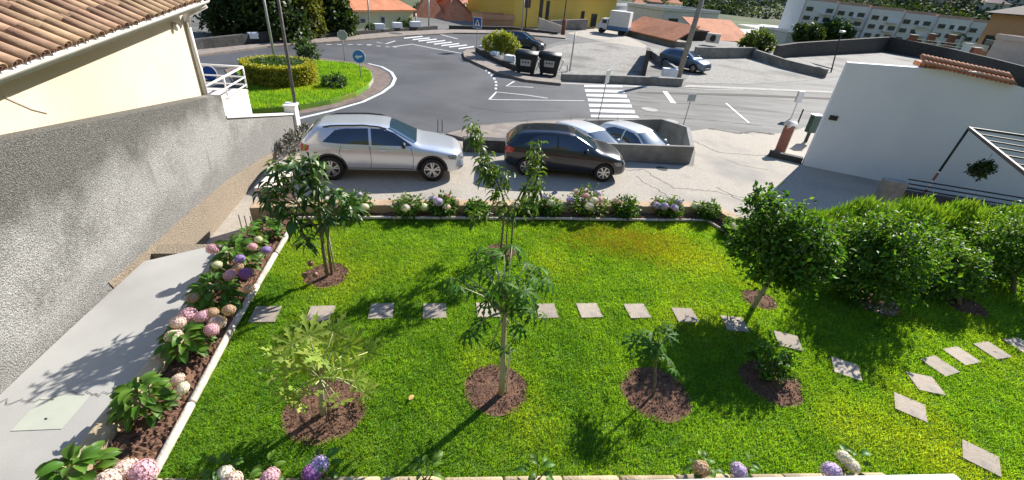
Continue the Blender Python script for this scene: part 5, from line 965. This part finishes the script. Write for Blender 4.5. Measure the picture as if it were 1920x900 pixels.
pc = whorl_tree('peach_tree', 'slim peach tree with two leafy shoots in front of the dark hatchback', (942, 474), [([(938, 474, 0), (943, 430, 0), (948, 385, 0), (935, 345, 0), (918, 310, 0), (900, 270, 0), (884, 235, 0)], .022, .006), ([(950, 474, 0), (950, 440, 0), (954, 405, 0)], .014, .008), ([(957, 474, 0), (962, 420, 0), (966, 380, 0), (988, 345, 0), (1002, 300, 0), (1006, 270, 0)], .017, .005), ([(945, 420, 0), (915, 400, .1), (895, 405, .1)], .008, .004)],
    [(884, 228), (893, 246), (902, 262), (888, 240), (915, 290), (905, 300), (925, 310), (940, 318), (918, 322), (933, 340), (928, 356), (945, 372), (1003, 270), (1006, 292), (995, 305), (1010, 318), (1000, 335), (1012, 348), (985, 352), (1003, 362), (942, 388), (962, 394), (985, 382), (912, 396), (890, 402), (905, 312), (950, 330)], lpe, 11, (-1.1, .3), spread=.2, depth=.16, br=.006)
def papaya_leaf(name, R, mat, lobes=7, droop=.35):
    v = []; f = []
    for i in range(lobes):
        a = (i-(lobes-1)/2)*2*math.pi*.84/lobes; L = R*(1-.22*abs(i-(lobes-1)/2)/((lobes-1)/2)); ca, sa = math.sin(a), math.cos(a); k0 = len(v); prof = [(0, .03), (.22, .055), (.38, .06), (.5, .19), (.58, .055), (.70, .145), (.80, .04), (1, .0)]
        for t, w_ in prof:
            z = -R*droop*t*t*.8+R*.05*t
            for s_ in (-1, 0, 1):
                lx, ly = s_*w_*L*1.0, t*L*(1.0 if s_ == 0 else .97+(.10 if w_ > .12 else 0)); v.append((lx*sa+ly*ca, -lx*ca+ly*sa, z+abs(s_)*w_*L*.3))
        n = len(prof)
        for j in range(n-1): q = k0+3*j; f += [(q, q+1, q+4, q+3), (q+1, q+2, q+5, q+4)]
    return MB().add(v, f).mesh(name, mat, True)
def papaya(label, bpx, top_px, lv, R, mat, r0, r1, bark, lean=0., droop=.45, depth=.18, tilt=(-.45, .1)):
    b = at(*bpx); t = thing('papaya_plant', label, 'papaya plant', b); tp = plane_pt(*top_px, b)-b; tp.z = max(tp.z, .12)
    MB().tube([(0, 0, -.05), tp*.3+Vector((.006, 0, 0)), tp*.65, tp, tp+Vector((0, 0, .07))], [r0*1.15, r0, (r0+r1)/2, r1, r1*.5], 12).build('trunk', bark, t, True)
    lms = [papaya_leaf('leaf', R, mat, 7, droop), papaya_leaf('leaf', R*1.05, mat, 9, droop*1.4)]
    for i, (x, y, o, sc) in enumerate(lv):
        c = plane_pt(x, y, b, o)-b; c.z = max(c.z, .10); h = c-tp; dh = Vector((h.x, h.y, 0))
        if dh.length < .05: dh = Vector((rng.normal(), -1, 0))
        dh.normalize(); lo = link('leaf', lms[i % 2], t); orient(lo, c, dh+Vector((0, 0, rng.uniform(*tilt))), rng.normal()*.3, sc*rng.uniform(.9, 1.1)); st_ = tp+Vector((0, 0, rng.uniform(-.03, .06)))
        MB().tube([st_, st_.lerp(c, .5)+Vector((0, 0, .10*h.length)), c], [.011, .008, .006], 6).build('petiole', m_pet, t, True)
    return t
papaya('tall papaya plant with a pale trunk in the middle of the lawn', (940, 738), (946, 588), [(858, 535, -.1, 1), (845, 520, .25, 1), (905, 500, .3, 1), (945, 478, .35, 1.05), (905, 600, -.1, .7), (975, 610, -.15, .7), (925, 640, -.05, .55), (965, 635, .05, .55), (985, 495, .3, 1), (1025, 520, .2, .95), (985, 545, -.15, 1.15), (930, 545, .1, 1), (960, 520, .15, 1), (880, 620, -.2, .85), (995, 580, -.3, .9), (915, 565, .0, .9), (1020, 590, -.1, .6), (930, 510, .4, 1), (890, 540, .2, 1), (965, 560, -.2, .9), (920, 468, .45, 1), (960, 462, .45, 1), (870, 515, .3, 1), (1005, 500, .35, 1), (895, 475, .5, .9), (940, 530, -.05, 1), (1000, 520, .1, 1)], .215, m_pap, .034, .026, m_pbark, droop=.8, tilt=(-.7, .1))
pp_ = [o for o in C.objects if o.name == 'papaya_plant'][0]; b = Vector(pp_.location)
for k in range(7): a = k*.9; lo = link('leaf', strip_leaf('leaf', .13, .045, m_pap, .6) if k == 0 else lo.data, pp_); p = plane_pt(944, 655, b)-b; orient(lo, p+Vector((math.cos(a)*.03, math.sin(a)*.03, rng.normal()*.03)), (math.cos(a), math.sin(a), .2), 0, 1)
MB().tube([(.06, .03, 0), (.045, .02, .75)], .012, 6).build('stake', m_stake, pp_)
papaya('bushy young papaya with bright yellow-green leaves at the lower left', (605, 775), (600, 712), [(548, 645, .1, 1), (580, 628, .15, 1.05), (625, 622, .15, 1.05), (655, 650, .1, 1), (535, 690, 0, 1.05), (598, 668, .0, 1.1), (640, 690, .0, 1), (570, 690, -.1, 1.0), (605, 705, -.15, 1), (560, 752, -.1, .75), (618, 748, -.2, .7), (683, 735, 0, .85), (545, 740, .05, .8), (665, 715, .1, .9), (520, 665, .15, .9), (690, 660, .2, .9), (575, 655, .2, 1), (610, 640, .25, 1), (640, 668, .15, .9), (560, 670, .05, 1), (585, 735, -.2, .7), (640, 755, -.15, .7), (590, 690, .1, 1), (625, 655, .05, 1), (665, 690, .05, .9)], .26, m_papy, .035, .028, m_pbark, droop=.12, tilt=(.15, 1.0))
papaya('small dark-leaved papaya on a thin stem right of the tall one', (1226, 740), (1230, 662), [(1192, 640, .05, 1), (1222, 622, .1, 1), (1250, 628, .05, 1), (1212, 662, -.05, .9), (1248, 668, -.05, .9), (1262, 690, .05, .7), (1185, 672, .08, .7), (1232, 645, .0, 1), (1205, 628, .12, 1), (1240, 612, .15, 1), (1220, 650, -.1, .9)], .21, m_pap, .016, .012, m_bark, droop=.5)
# shrubs and trees from leaf clouds
def cloud(nm, parent, ell, n, size, wd, mat, tm=LENS, up=.5, clump=.16, per=22, shell=.55, off=None, kind=None):
    VV, FF, k = [], [], 0
    tot = sum(e[1][0]*e[1][1]+e[1][0]*e[1][2] for e in ell)
    for c, r in ell:
        m_ = int(n*(r[0]*r[1]+r[0]*r[2])/tot); p, u = crown_pts(c, r, m_, clump, per, shell); d = u*.8+unit(m_)*.8+np.array([0, 0, up*.3]); V, F = leaves(p, d, rng.uniform(size*.6, size*1.3, m_), wd, tm, up=u+np.array([0, 0, .6])); VV.append(V); FF.append(F+k); k += len(V)
    o = link(nm, np_mesh(nm, np.concatenate(VV), np.concatenate(FF), mat), parent)
    if kind: o['kind'] = kind
    return o
def tree(nm, label, b, trunk_top, r, ell, n, size, wd, mat, tm=LENS, limbs=5, cat='tree', bark=None, group=None, **kw):
    """b world base; trunk_top and ellipsoids relative to it"""
    t = thing(nm, label, cat, b, 0, group); tt = Vector(trunk_top); MB().tube([(0, 0, -.1), tt*.5+Vector((rng.normal()*r*.3, 0, 0)), tt], [r*1.2, r, r*.8], 10).build('trunk', bark or m_bark, t, True)
    for k in range(limbs):
        e = ell[k % len(ell)]; u = unit(1)[0]; q = Vector(e[0])+Vector((u[0]*e[1][0]*.6, u[1]*e[1][1]*.6, abs(u[2])*e[1][2]*.5)); MB().tube([tt, tt.lerp(q, .5)+Vector((0, 0, .04)), q], [r*.6, r*.4, r*.12], 6).build('branch', bark or m_bark, t, True)
    cloud('crown', t, ell, n, size, wd, mat, tm, **kw); return t
def tpx(b, *lst):    # ellipsoids from pixels: (x, y, off, rx, ry, rz)
    return [(plane_pt(x, y, b, o)-b, (rx, ry, rz)) for x, y, o, rx, ry, rz in lst]
m_citb = M('pale_bark', (.3, .27, .22), (.4, .36, .3), scale=9, rough=.9)
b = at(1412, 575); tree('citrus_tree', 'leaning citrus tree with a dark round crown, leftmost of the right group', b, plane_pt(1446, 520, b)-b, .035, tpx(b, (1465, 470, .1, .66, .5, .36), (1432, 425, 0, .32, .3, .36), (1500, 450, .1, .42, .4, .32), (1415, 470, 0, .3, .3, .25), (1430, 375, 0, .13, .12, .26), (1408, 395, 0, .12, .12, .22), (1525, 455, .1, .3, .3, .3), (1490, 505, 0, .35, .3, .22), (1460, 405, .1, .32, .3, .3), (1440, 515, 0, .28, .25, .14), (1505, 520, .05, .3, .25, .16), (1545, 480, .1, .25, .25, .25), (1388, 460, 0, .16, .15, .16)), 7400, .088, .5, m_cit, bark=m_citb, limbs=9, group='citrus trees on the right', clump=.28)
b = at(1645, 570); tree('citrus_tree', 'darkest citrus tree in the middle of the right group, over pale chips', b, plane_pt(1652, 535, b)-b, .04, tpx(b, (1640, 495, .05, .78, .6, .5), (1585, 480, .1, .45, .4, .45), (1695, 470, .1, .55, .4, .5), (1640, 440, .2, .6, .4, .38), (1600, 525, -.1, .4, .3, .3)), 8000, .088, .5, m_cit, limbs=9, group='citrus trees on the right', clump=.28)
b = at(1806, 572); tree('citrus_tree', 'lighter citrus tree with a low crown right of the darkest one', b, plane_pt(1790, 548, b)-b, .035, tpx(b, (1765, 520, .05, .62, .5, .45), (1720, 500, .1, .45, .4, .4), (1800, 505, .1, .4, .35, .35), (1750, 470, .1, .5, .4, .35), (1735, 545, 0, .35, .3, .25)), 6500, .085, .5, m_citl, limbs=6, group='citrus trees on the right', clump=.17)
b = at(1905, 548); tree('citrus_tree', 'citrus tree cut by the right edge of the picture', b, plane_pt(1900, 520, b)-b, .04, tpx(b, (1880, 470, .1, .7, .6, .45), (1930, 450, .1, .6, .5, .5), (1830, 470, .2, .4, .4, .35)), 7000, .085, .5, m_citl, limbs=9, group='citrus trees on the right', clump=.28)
b = at(1440, 712); tree('dark_shrub', 'small dark shrub in the pit below the citrus shade', b, (0, 0, .2), .015, [(Vector((0, .05, .32)), (.2, .2, .24)), (Vector((.08, 0, .22)), (.17, .17, .17)), (Vector((-.1, .1, .22)), (.14, .14, .16))], 620, .085, .42, m_cit, cat='shrub', limbs=4, clump=.25)
# hedge of upright sprigs behind the citrus trees
h0, h1 = Vector((5.55, 8.15, 0)), Vector((13.2, 9.55, 0)); ht = thing('hedge', 'feathery bright green hedge behind the citrus trees', 'hedge', h0); hl = (h1-h0).length; hd = (h1-h0)/hl; hn = Vector((-hd.y, hd.x, 0))
zt_h = [hgt(h0+hd*s_, y) for s_, y in ((.8, 395), (2.2, 378), (4.5, 392), (7, 405))]
n = 34000; s_ = rng.random(n)*hl; tt = rng.uniform(-1, 1, n); ztop = np.interp(s_, [0, .8, 2.2, 4.5, 7, hl], [zt_h[0]*.55, *zt_h, zt_h[3]])*(.88+.10*np.sin(s_*5.1)+.07*np.sin(s_*13+1)+.09*rng.random(n)*(rng.random(n) < .4)); fr = rng.random(n)**.55
zz = ztop*fr*np.sqrt(np.clip(1-.45*tt**2*fr, .2, 1)); wv = .55*(1-.35*fr); p = np.array(h0)[None]*0+np.outer(s_, np.array(hd))+np.outer(tt*wv, np.array(hn)); p[:, 2] = zz
d = np.stack([rng.normal(.12, .28, n), rng.normal(.1, .28, n), np.ones(n)], 1); V, F = leaves(p, d, rng.uniform(.09, .24, n), .11, DIAM, up=unit(n)); link('foliage', np_mesh('foliage', V, F, m_hedge), ht)
for k in range(12): q = hd*(.3+k*hl/12); MB().tube([q, q+Vector((0, 0, .7))], [.03, .012], 6).build('stem', m_bark, ht, True)
# ---- hydrangeas
def head_mesh(name, mat, n=95):
    g_ = MB(); g_.ell((0, 0, 0), (.8, .8, .7), 10, 7); ga = math.pi*(3-math.sqrt(5))
    for i in range(n):
        z = 1-1.75*i/n; r = math.sqrt(max(0, 1-z*z)); a = ga*i; nn = Vector((r*math.cos(a), r*math.sin(a), z)); c = Vector((nn.x, nn.y, nn.z*.85))*(.9+.12*random.random()); u = nn.orthogonal().normalized(); v_ = nn.cross(u); a2 = random.random()*6.28; uu = u*math.cos(a2)+v_*math.sin(a2); vv = nn.cross(uu); s_ = .17*(.8+.4*random.random()); tl = Vector((random.uniform(-.3, .3), random.uniform(-.3, .3), random.uniform(-.3, .3)))
        for e, f_ in ((uu, vv), (vv, -uu), (-uu, -vv), (-vv, uu)): g_.add([c, c+(e*.55+f_*.5)*s_+nn*s_*.15, c+e*s_*1.15+nn*s_*.05+tl*s_*.3, c+(e*.55-f_*.5)*s_+nn*s_*.15], [(0, 1, 2, 3)])
    return g_.mesh(name, mat)
HC = dict(pink=((.58, .33, .40), (.66, .43, .48)), blush=((.62, .47, .42), (.70, .57, .50)), purple=((.27, .18, .46), (.37, .27, .56)), lilac=((.46, .36, .62), (.56, .46, .68)), white=((.66, .62, .52), (.74, .70, .60)), dry=((.42, .28, .18), (.52, .37, .25)), violet=((.30, .10, .32), (.4, .17, .42)), cream=((.55, .56, .36), (.62, .62, .44)))
HM = {k: head_mesh('flower_head', M('petal_'+k, a, b2, scale=9, rough=.7, trans=.15, rnd=.16)) for k, (a, b2) in HC.items()}
def oval_leaf(name, L, W, mat):
    v = []; f = []; k = 6
    for i in range(k+1):
        t = i/k; w_ = W*.5*math.sin(math.pi*(.06+t*.94))**.7; z = L*(.10*math.sin(t*2.6)-.42*t*t); v += [(-w_, L*t, z+w_*.35), (-w_*.5, L*t, z+w_*.12), (0, L*t, z), (w_*.5, L*t, z+w_*.12), (w_, L*t, z+w_*.35)]
    for i in range(k):
        for j in range(4): q = 5*i+j; f.append((q, q+1, q+6, q+5))
    return MB().add(v, f).mesh(name, mat, True)
HL = [oval_leaf('leaf', .17, .105, m_hyd), oval_leaf('leaf', .145, .085, m_hyd)]
def hydrangea(label, c, R, H, heads, nleaf=40, single=True, hr=.085, group=None, lsc=1.):
    """heads: list of (colour, pixel x, pixel y) or (colour, None, None) for a random place on the dome"""
    t = thing('hydrangea', label, 'hydrangea', (c.x, c.y, .03), 0, group); o0 = Vector((c.x, c.y, .03)); st_ = MB()
    if single:
        for k in range(nleaf):
            f_ = (k+.5)/nleaf; el = math.asin(min(1, .05+.9*f_)); a = k*2.4+rng.normal()*.2; rr = R*(.35+.4*rng.random()); p = Vector((math.cos(a)*math.cos(el)*rr, math.sin(a)*math.cos(el)*rr, .08+H*.85*math.sin(el)*(.75+.2*rng.random()))); d = Vector((math.cos(a), math.sin(a), .55*math.sin(el)-.1)); lo = link('leaf', HL[k % 2], t); orient(lo, p, d, rng.normal()*.3, lsc*rng.uniform(.65, 1.1))
    else: cloud('foliage', t, [(Vector((0, 0, H*.45)), (R*.95, R*.95, H*.52))], nleaf*13, .075*lsc, .62, m_hydd, shell=.35, per=9, clump=.2)
    for k, (hc, x, y) in enumerate(heads):
        if x is None: a = k*2.4+c.x*3; el = rng.uniform(.25, 1.2); p = Vector((math.cos(a)*math.cos(el)*R*.95, math.sin(a)*math.cos(el)*R*.95, .03+H*(.3+.58*math.sin(el))))
        else:
            zg = H*rng.uniform(.75, .95); q = at(x, y, zg); p = Vector((q.x-c.x, q.y-c.y, zg))
        ho = link('flower_head', HM[hc], t); s_ = hr*rng.uniform(.95, 1.3); ho.matrix_basis = Matrix.Translation(p)@Matrix.Rotation(rng.random()*6, 4, 'Z')@Matrix.Rotation(rng.normal()*.3, 4, 'X')@Matrix.Diagonal((s_*rng.uniform(.92, 1.1), s_, s_*rng.uniform(.85, 1), 1))
        st_.tube([(p.x*.15, p.y*.15, -.03), (p.x*.7, p.y*.7, p.z*.55), (p.x, p.y, p.z-.02)], [.008, .006, .005], 5)
    for k in range(4): a = k*1.6; st_.tube([(0, 0, -.03), (math.cos(a)*R*.4, math.sin(a)*R*.4, H*.6)], [.009, .005], 5)
    st_.build('stems', m_bark, t); return t
N_ = None
hydrangea('leafy hydrangea at the bottom left corner with one pale pink bloom', at(165, 915), .26, .42, [('blush', 235, 886), ('pink', 268, 890), ('blush', 205, 905)], 64, hr=.1)
hydrangea('broad-leaved green hydrangea with few pale blooms beside the path', at(282, 775), .28, .46, [('white', 345, 732), ('blush', 335, 715)], 72, hr=.06)
hydrangea('hydrangea with a cluster of pink blooms near the path', at(358, 665), .26, .42, [('blush', 335, 608), ('pink', 353, 594), ('pink', 382, 597), ('blush', 408, 608), ('pink', 398, 622), ('blush', 328, 634)], 56, hr=.088)
hydrangea('dark leafy hydrangea with faded blooms below the purple ones', at(412, 575), .38, .5, [('dry', 362, 562), ('dry', 468, 545), ('dry', 400, 590), ('dry', 430, 585)], 120, hr=.075)
hydrangea('tall hydrangea with purple and pink blooms by the left edging', at(450, 510), .38, .58, [('pink', 400, 470), ('pink', 474, 466), ('purple', 500, 472), ('purple', 450, 489), ('pink', 432, 519), ('violet', 462, 516), ('cream', 408, 500), ('dry', 447, 505)], 130, hr=.078)
hydrangea('leafy hydrangea without blooms at the far end of the left bed', at(505, 448), .25, .35, [('cream', 485, 452), ('white', 468, 545-80)], 56, hr=.06)
hydrangea('small leafy hydrangea near the mango tree pit', at(470, 470), .25, .4, [], 28)
gb = 'hydrangeas in the back bed'
for x, y, R, H, hd_, lb_ in [(672, 399, .33, .42, ['white', 'white', 'lilac', 'cream'], 'hydrangea with whitish blooms right of the mango tree'), (768, 402, .33, .42, ['cream', 'white', 'white'], 'bushy hydrangea with cream blooms in front of the silver car'), (831, 401, .31, .42, ['blush', 'lilac', 'blush', 'lilac', 'blush', 'pink'], 'hydrangea with many pale pink and lilac blooms by the silver car'), (892, 404, .28, .32, [], 'low green hydrangea without blooms behind the lawn'), (985, 403, .26, .34, ['white', 'white'], 'whitish hydrangea right of the peach tree stems'), (1030, 401, .30, .4, ['lilac', 'cream'], 'hydrangea with one lilac bloom in front of the dark hatchback'), (1098, 400, .44, .6, ['white', 'lilac', 'lilac', 'pink', 'blush', 'pink', 'white', 'blush', 'white'], 'largest back hydrangea with white and pink blooms'), (1167, 403, .32, .46, ['white', 'blush'], 'green hydrangea right of the largest one'), (1249, 403, .33, .44, ['lilac', 'lilac', 'white', 'lilac', 'blush', 'lilac'], 'hydrangea with several lilac blooms before the walled bay'), (1322, 408, .30, .42, ['cream', 'cream'], 'yellowish green hydrangea at the corner of the back bed'), (1376, 438, .30, .34, ['cream', 'white'], 'last hydrangea of the back bed beside the citrus tree')]:
    c = at(x, y); hydrangea(lb_, c, R, H*.82, [(h_, N_, N_) for h_ in hd_], 60, False, .082, gb)
for px, hs_, lb_, nl in [((425, 905), [('white', 424, 893), ('blush', 440, 902)], 'large whitish hydrangea bloom at the bottom left edge', 12), ((510, 910), [('pink', 507, 899)], 'single pink hydrangea bloom at the bottom edge', 8), ((605, 900), [('lilac', 593, 882), ('lilac', 601, 874), ('violet', 585, 892)], 'lilac hydrangea with broad leaves at the bottom edge', 20), ((800, 906), [], 'green shoots at the bottom edge below the papaya shadow', 10), ((1005, 906), [], 'small leafy plant in the front edging', 10), ((1308, 900), [('dry', 1313, 882)], 'round pinkish brown hydrangea bloom by the balcony rail', 12), ((1383, 896), [('lilac', 1383, 886)], 'small pale lilac hydrangea bloom by the balcony rail', 6), ((1580, 885), [('white', 1580, 862), ('white', 1596, 876), ('lilac', 1556, 886)], 'hydrangea with three whitish blooms by the balcony rail', 10)]:
    c = at(*px); hydrangea(lb_, c, .17, .3, hs_, nl, True, .075, 'hydrangeas in the front bed', .75)
lf = link('fallen_leaf', strip_leaf('fallen_leaf', .1, .06, M('dry_leaf', (.4, .26, .08), (.5, .34, .12), scale=12, rough=.8), .3)); tag(lf, 'brown dry leaf lying on the lawn left of the papaya pit', 'leaf'); p = at(768, 752); orient(lf, (p.x, p.y, .02), (.3, 1, .1))
cloud('foliage', hp_, [(Vector((0, 0, 0)), (.26, .26, .24))], 900, .11, .5, m_tree, shell=.2, clump=.2); MB().tube([(0, 0, 0), (.0, .0, .5)], .006, 5).build('wire', m_black, hp_)
# ---- gate at the foot of the path
p = at(500, 372, .1); gt = thing('garden_gate', 'brown gate post with a pale slab top at the end of the path', 'gate', (p.x, p.y, -1.0)); q1 = [at(476, 352, .25), at(512, 318, .25), at(548, 322, .25), at(520, 354, .25)]
MB().prism([(v.x-p.x, v.y-p.y) for v in q1], 1.17, 1.25).build('top_slab', m_pinkw, gt, bevel=.01); cq = sum(q1, Vector())/4; MB().prism([((v.x-cq.x)*.9+cq.x-p.x, (v.y-cq.y)*.9+cq.y-p.y) for v in q1], .0, 1.168).build('post', M('brown_paint', (.07, .045, .035), (.1, .065, .05), scale=4, rough=.6), gt)
for k in range(4): r = at(474, 385+k*2, .1+.0*k); MB().tube([(q1[0].x-p.x-.12*k-.05, q1[0].y-p.y-.08, .1), (q1[0].x-p.x-.12*k-.05, q1[0].y-p.y-.08, .62)], .012, 6).build('bar', m_stake, gt)
# ---- street plants
zl = ZP+.235; hc_ = at(528, 152, zl)
rh = thing('ring_hedge', 'clipped round yellow-green hedge on the roundabout', 'hedge', hc_); zt_ = hgt(at(500, 172, zl), 136)-zl; e0 = at(458, 152, zl); rx = (hc_-e0).length; ry = rx*.93
n = 15000; a = rng.random(n)*6.283; side_ = rng.random(n) < .55
r_ = np.where(side_, 1, np.sqrt(rng.uniform(.58, 1, n))); z_ = np.where(side_, rng.random(n), 1)*zt_; p = np.stack([np.cos(a)*r_*rx, np.sin(a)*r_*ry, z_], 1)+rng.normal(0, .035, (n, 3)); V, F = leaves(p, unit(n)+np.stack([np.cos(a)*.5, np.sin(a)*.5, np.full(n, .5)], 1), rng.uniform(.06, .13, n), .6, DIAM); link('foliage', np_mesh('foliage', V, F, m_ygh), rh)
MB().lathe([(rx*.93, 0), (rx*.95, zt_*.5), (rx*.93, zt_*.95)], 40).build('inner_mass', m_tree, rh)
fl = thing('low_shrubs', 'dark green low planting inside the round hedge', 'shrub', hc_); n = 6000; a = rng.random(n)*6.283; r_ = np.sqrt(rng.random(n))*.78; p = np.stack([np.cos(a)*r_*rx, np.sin(a)*r_*ry, np.full(n, zt_*.93)], 1)+rng.normal(0, .05, (n, 3)); V, F = leaves(p, unit(n)+np.array([0, 0, .8]), rng.uniform(.08, .16, n), .5, DIAM); link('foliage', np_mesh('foliage', V, F, m_gh), fl)
def bush(label, px, z, ry_px, rx_, rz_, n, size, mat, nm='shrub', wd=.6, cat='shrub', **kw):
    b = at(*px, z); cz = (hgt(b, ry_px)-z)/2; return tree(nm, label, b, (0, 0, max(.1, cz*.6)), .04, [(Vector((0, 0, cz)), (rx_, rx_, cz*1.0)), (Vector((rx_*.4, .1, cz*.8)), (rx_*.6, rx_*.6, cz*.75)), (Vector((-rx_*.45, -.1, cz*.75)), (rx_*.55, rx_*.55, cz*.7))], n, size, wd, mat, DIAM, cat=cat, limbs=3, **kw)
bush('dark small shrub on the roundabout lawn', (627, 163), zl, 143, .5, .4, 900, .16, m_gh, wd=.35); bush('spiky green plant behind the round hedge', (580, 106), zl, 79, .6, .5, 700, .3, m_gh, wd=.22)
b = at(946, 112, ZP); tree('clipped_bush', 'clipped yellow-green bush above the white blocks', b, (0, 0, .7), .06, [(plane_pt(925, 82, b)-b, (.8, .7, .68)), (plane_pt(950, 82, b)-b, (.8, .7, .68)), (plane_pt(938, 74, b)-b, (.8, .6, .5)), (plane_pt(960, 90, b)-b, (.55, .5, .5))], 5200, .15, .6, M('bush_leaf', (.20, .25, .03), (.30, .33, .05), scale=1.5, rough=.55, trans=.35, rnd=.35, hue=.02), DIAM, cat='bush', clump=.14)
b = at(1425, 104, ZP-.5); tree('green_bush', 'round green bush behind the grey wall right of the blue car', b, (0, 0, 1), .08, [(plane_pt(1420, 76, b)-b, (1.6, 1.4, 1.1)), (plane_pt(1400, 82, b)-b, (.9, .9, .8)), (plane_pt(1438, 84, b)-b, (.9, .9, .9))], 4200, .26, .6, M('bush_leaf_green', (.06, .11, .015), (.12, .18, .03), scale=.8, rough=.5, trans=.35, rnd=.4, hue=.02), DIAM, cat='bush', clump=.14)
bush('small dark shrub on the far wall before the pale green house', (757, 53), ZP, 36, .9, .7, 900, .25, m_tree); bush('tufty shrub on the far wall left of the small dark shrub', (696, 62), ZP, 47, .5, .5, 400, .2, m_gh)
b = at(552, 290, ZP); tree('dry_shrub', 'grey dry plants at the foot of the wall behind the silver car', b, (0, 0, .2), .02, [(Vector((0, .2, .35)), (.32, .5, .3)), (Vector((.1, .7, .35)), (.3, .3, .35))], 900, .14, .25, M('dry_plant', (.12, .12, .08), (.26, .24, .19), scale=4, rough=.9, rnd=.5), DIAM, cat='shrub')
tree('large_tree', 'big dark tree behind the far wall beside the cream house', (-17.5, 33.0, -2.2), (0, 0, 2), .3, [(Vector((-.6, 0, 3.4)), (2.4, 2.2, 2.4)), (Vector((-2.6, 0, 2.6)), (2.2, 2, 2)), (Vector((.9, -.6, 2.0)), (1.4, 1.5, 1.7)), (Vector((-.4, 0, 5.2)), (1.9, 1.8, 1.6))], 15000, .34, .55, m_tree, DIAM, limbs=8, clump=.12); 
tree('large_tree', 'tree with yellowish leaves right of the big dark tree', (-16.2, 34.6, -2.2), (0, 0, 2), .2, [(Vector((.2, 0, 3.0)), (1.0, 1.2, 2.2)), (Vector((-.3, 0, 4.8)), (1.0, 1.2, 1.5))], 4200, .3, .55, m_treey, DIAM, limbs=6, clump=.13)
b = at(590, 74, ZP); tree('large_tree', 'dense dark tree left of the pale green house', (b.x-.2, b.y+3.0, -1.8), (0, 0, 1.6), .3, [(Vector((-.2, 0, 2.8)), (1.9, 1.7, 2.2)), (Vector((1.0, 0, 1.8)), (1.2, 1.2, 1.4)), (Vector((-1.1, 0, 2.2)), (1.2, 1.2, 1.8)), (Vector((-.2, 0, 4.8)), (1.6, 1.5, 1.5))], 13000, .34, .6, m_tree, DIAM, limbs=8, clump=.12)
bush('low green tree above the weathered orange roof', (868, 46), ZP-1, 8, 2.2, 1.5, 2600, .35, m_gh, nm='small_tree', cat='tree'); bush('green tree right of the pale green house', (790, 40), ZP-1.5, 8, 1.6, 1.5, 1800, .35, m_tree, nm='small_tree', cat='tree')
for x, y, yt, r, lb_ in [(1560, 78, 40, 5, 'dark green tree left of the apartment block foot'), (1690, 88, 52, 5, 'dark green tree in front of the apartment block middle'), (1775, 92, 46, 6, 'tall green tree in front of the apartment block'), (1800, 95, 60, 4, 'bright green tree before the apartment block end'), (1510, 80, 45, 4, 'green tree at the left end of the apartment block')]: bush(lb_, (x, y), -4.5, yt, r*.85, 3, 2600, .9, [m_tree, m_gh][r % 2], nm='valley_tree', cat='tree')
# far woods on the hillside: one uncountable mass
n = 11000; VV = []; FF = []; k = 0
ang_ = rng.uniform(-.1, 1.0, n); rr = rng.uniform(190, 700, n); keep = (rng.random(n) < .85) & ((rr > 310) | (ang_ > .68)); ang_, rr = ang_[keep], rr[keep]; n = len(rr); cs = np.stack([np.sin(ang_)*rr, np.cos(ang_)*rr], 1)
zc = np.array([terr(x, y) for x, y in cs]); per = 30; base = np.repeat(np.column_stack([cs, zc+1.6]), per, 0); V, F = leaves(base+rng.normal(0, 1, (n*per, 3))*np.array([3.2, 3.2, 1.8]), unit(n*per), rng.uniform(1.0, 2.4, n*per), .7, DIAM); o = link('far_woods', np_mesh('far_woods', V, F, M('far_leaf', (.035, .07, .025), (.07, .11, .035), scale=.05, rough=.8, trans=.2, rnd=.4))); tag(o, 'green woods covering the far hillside', 'woods', kind='stuff')
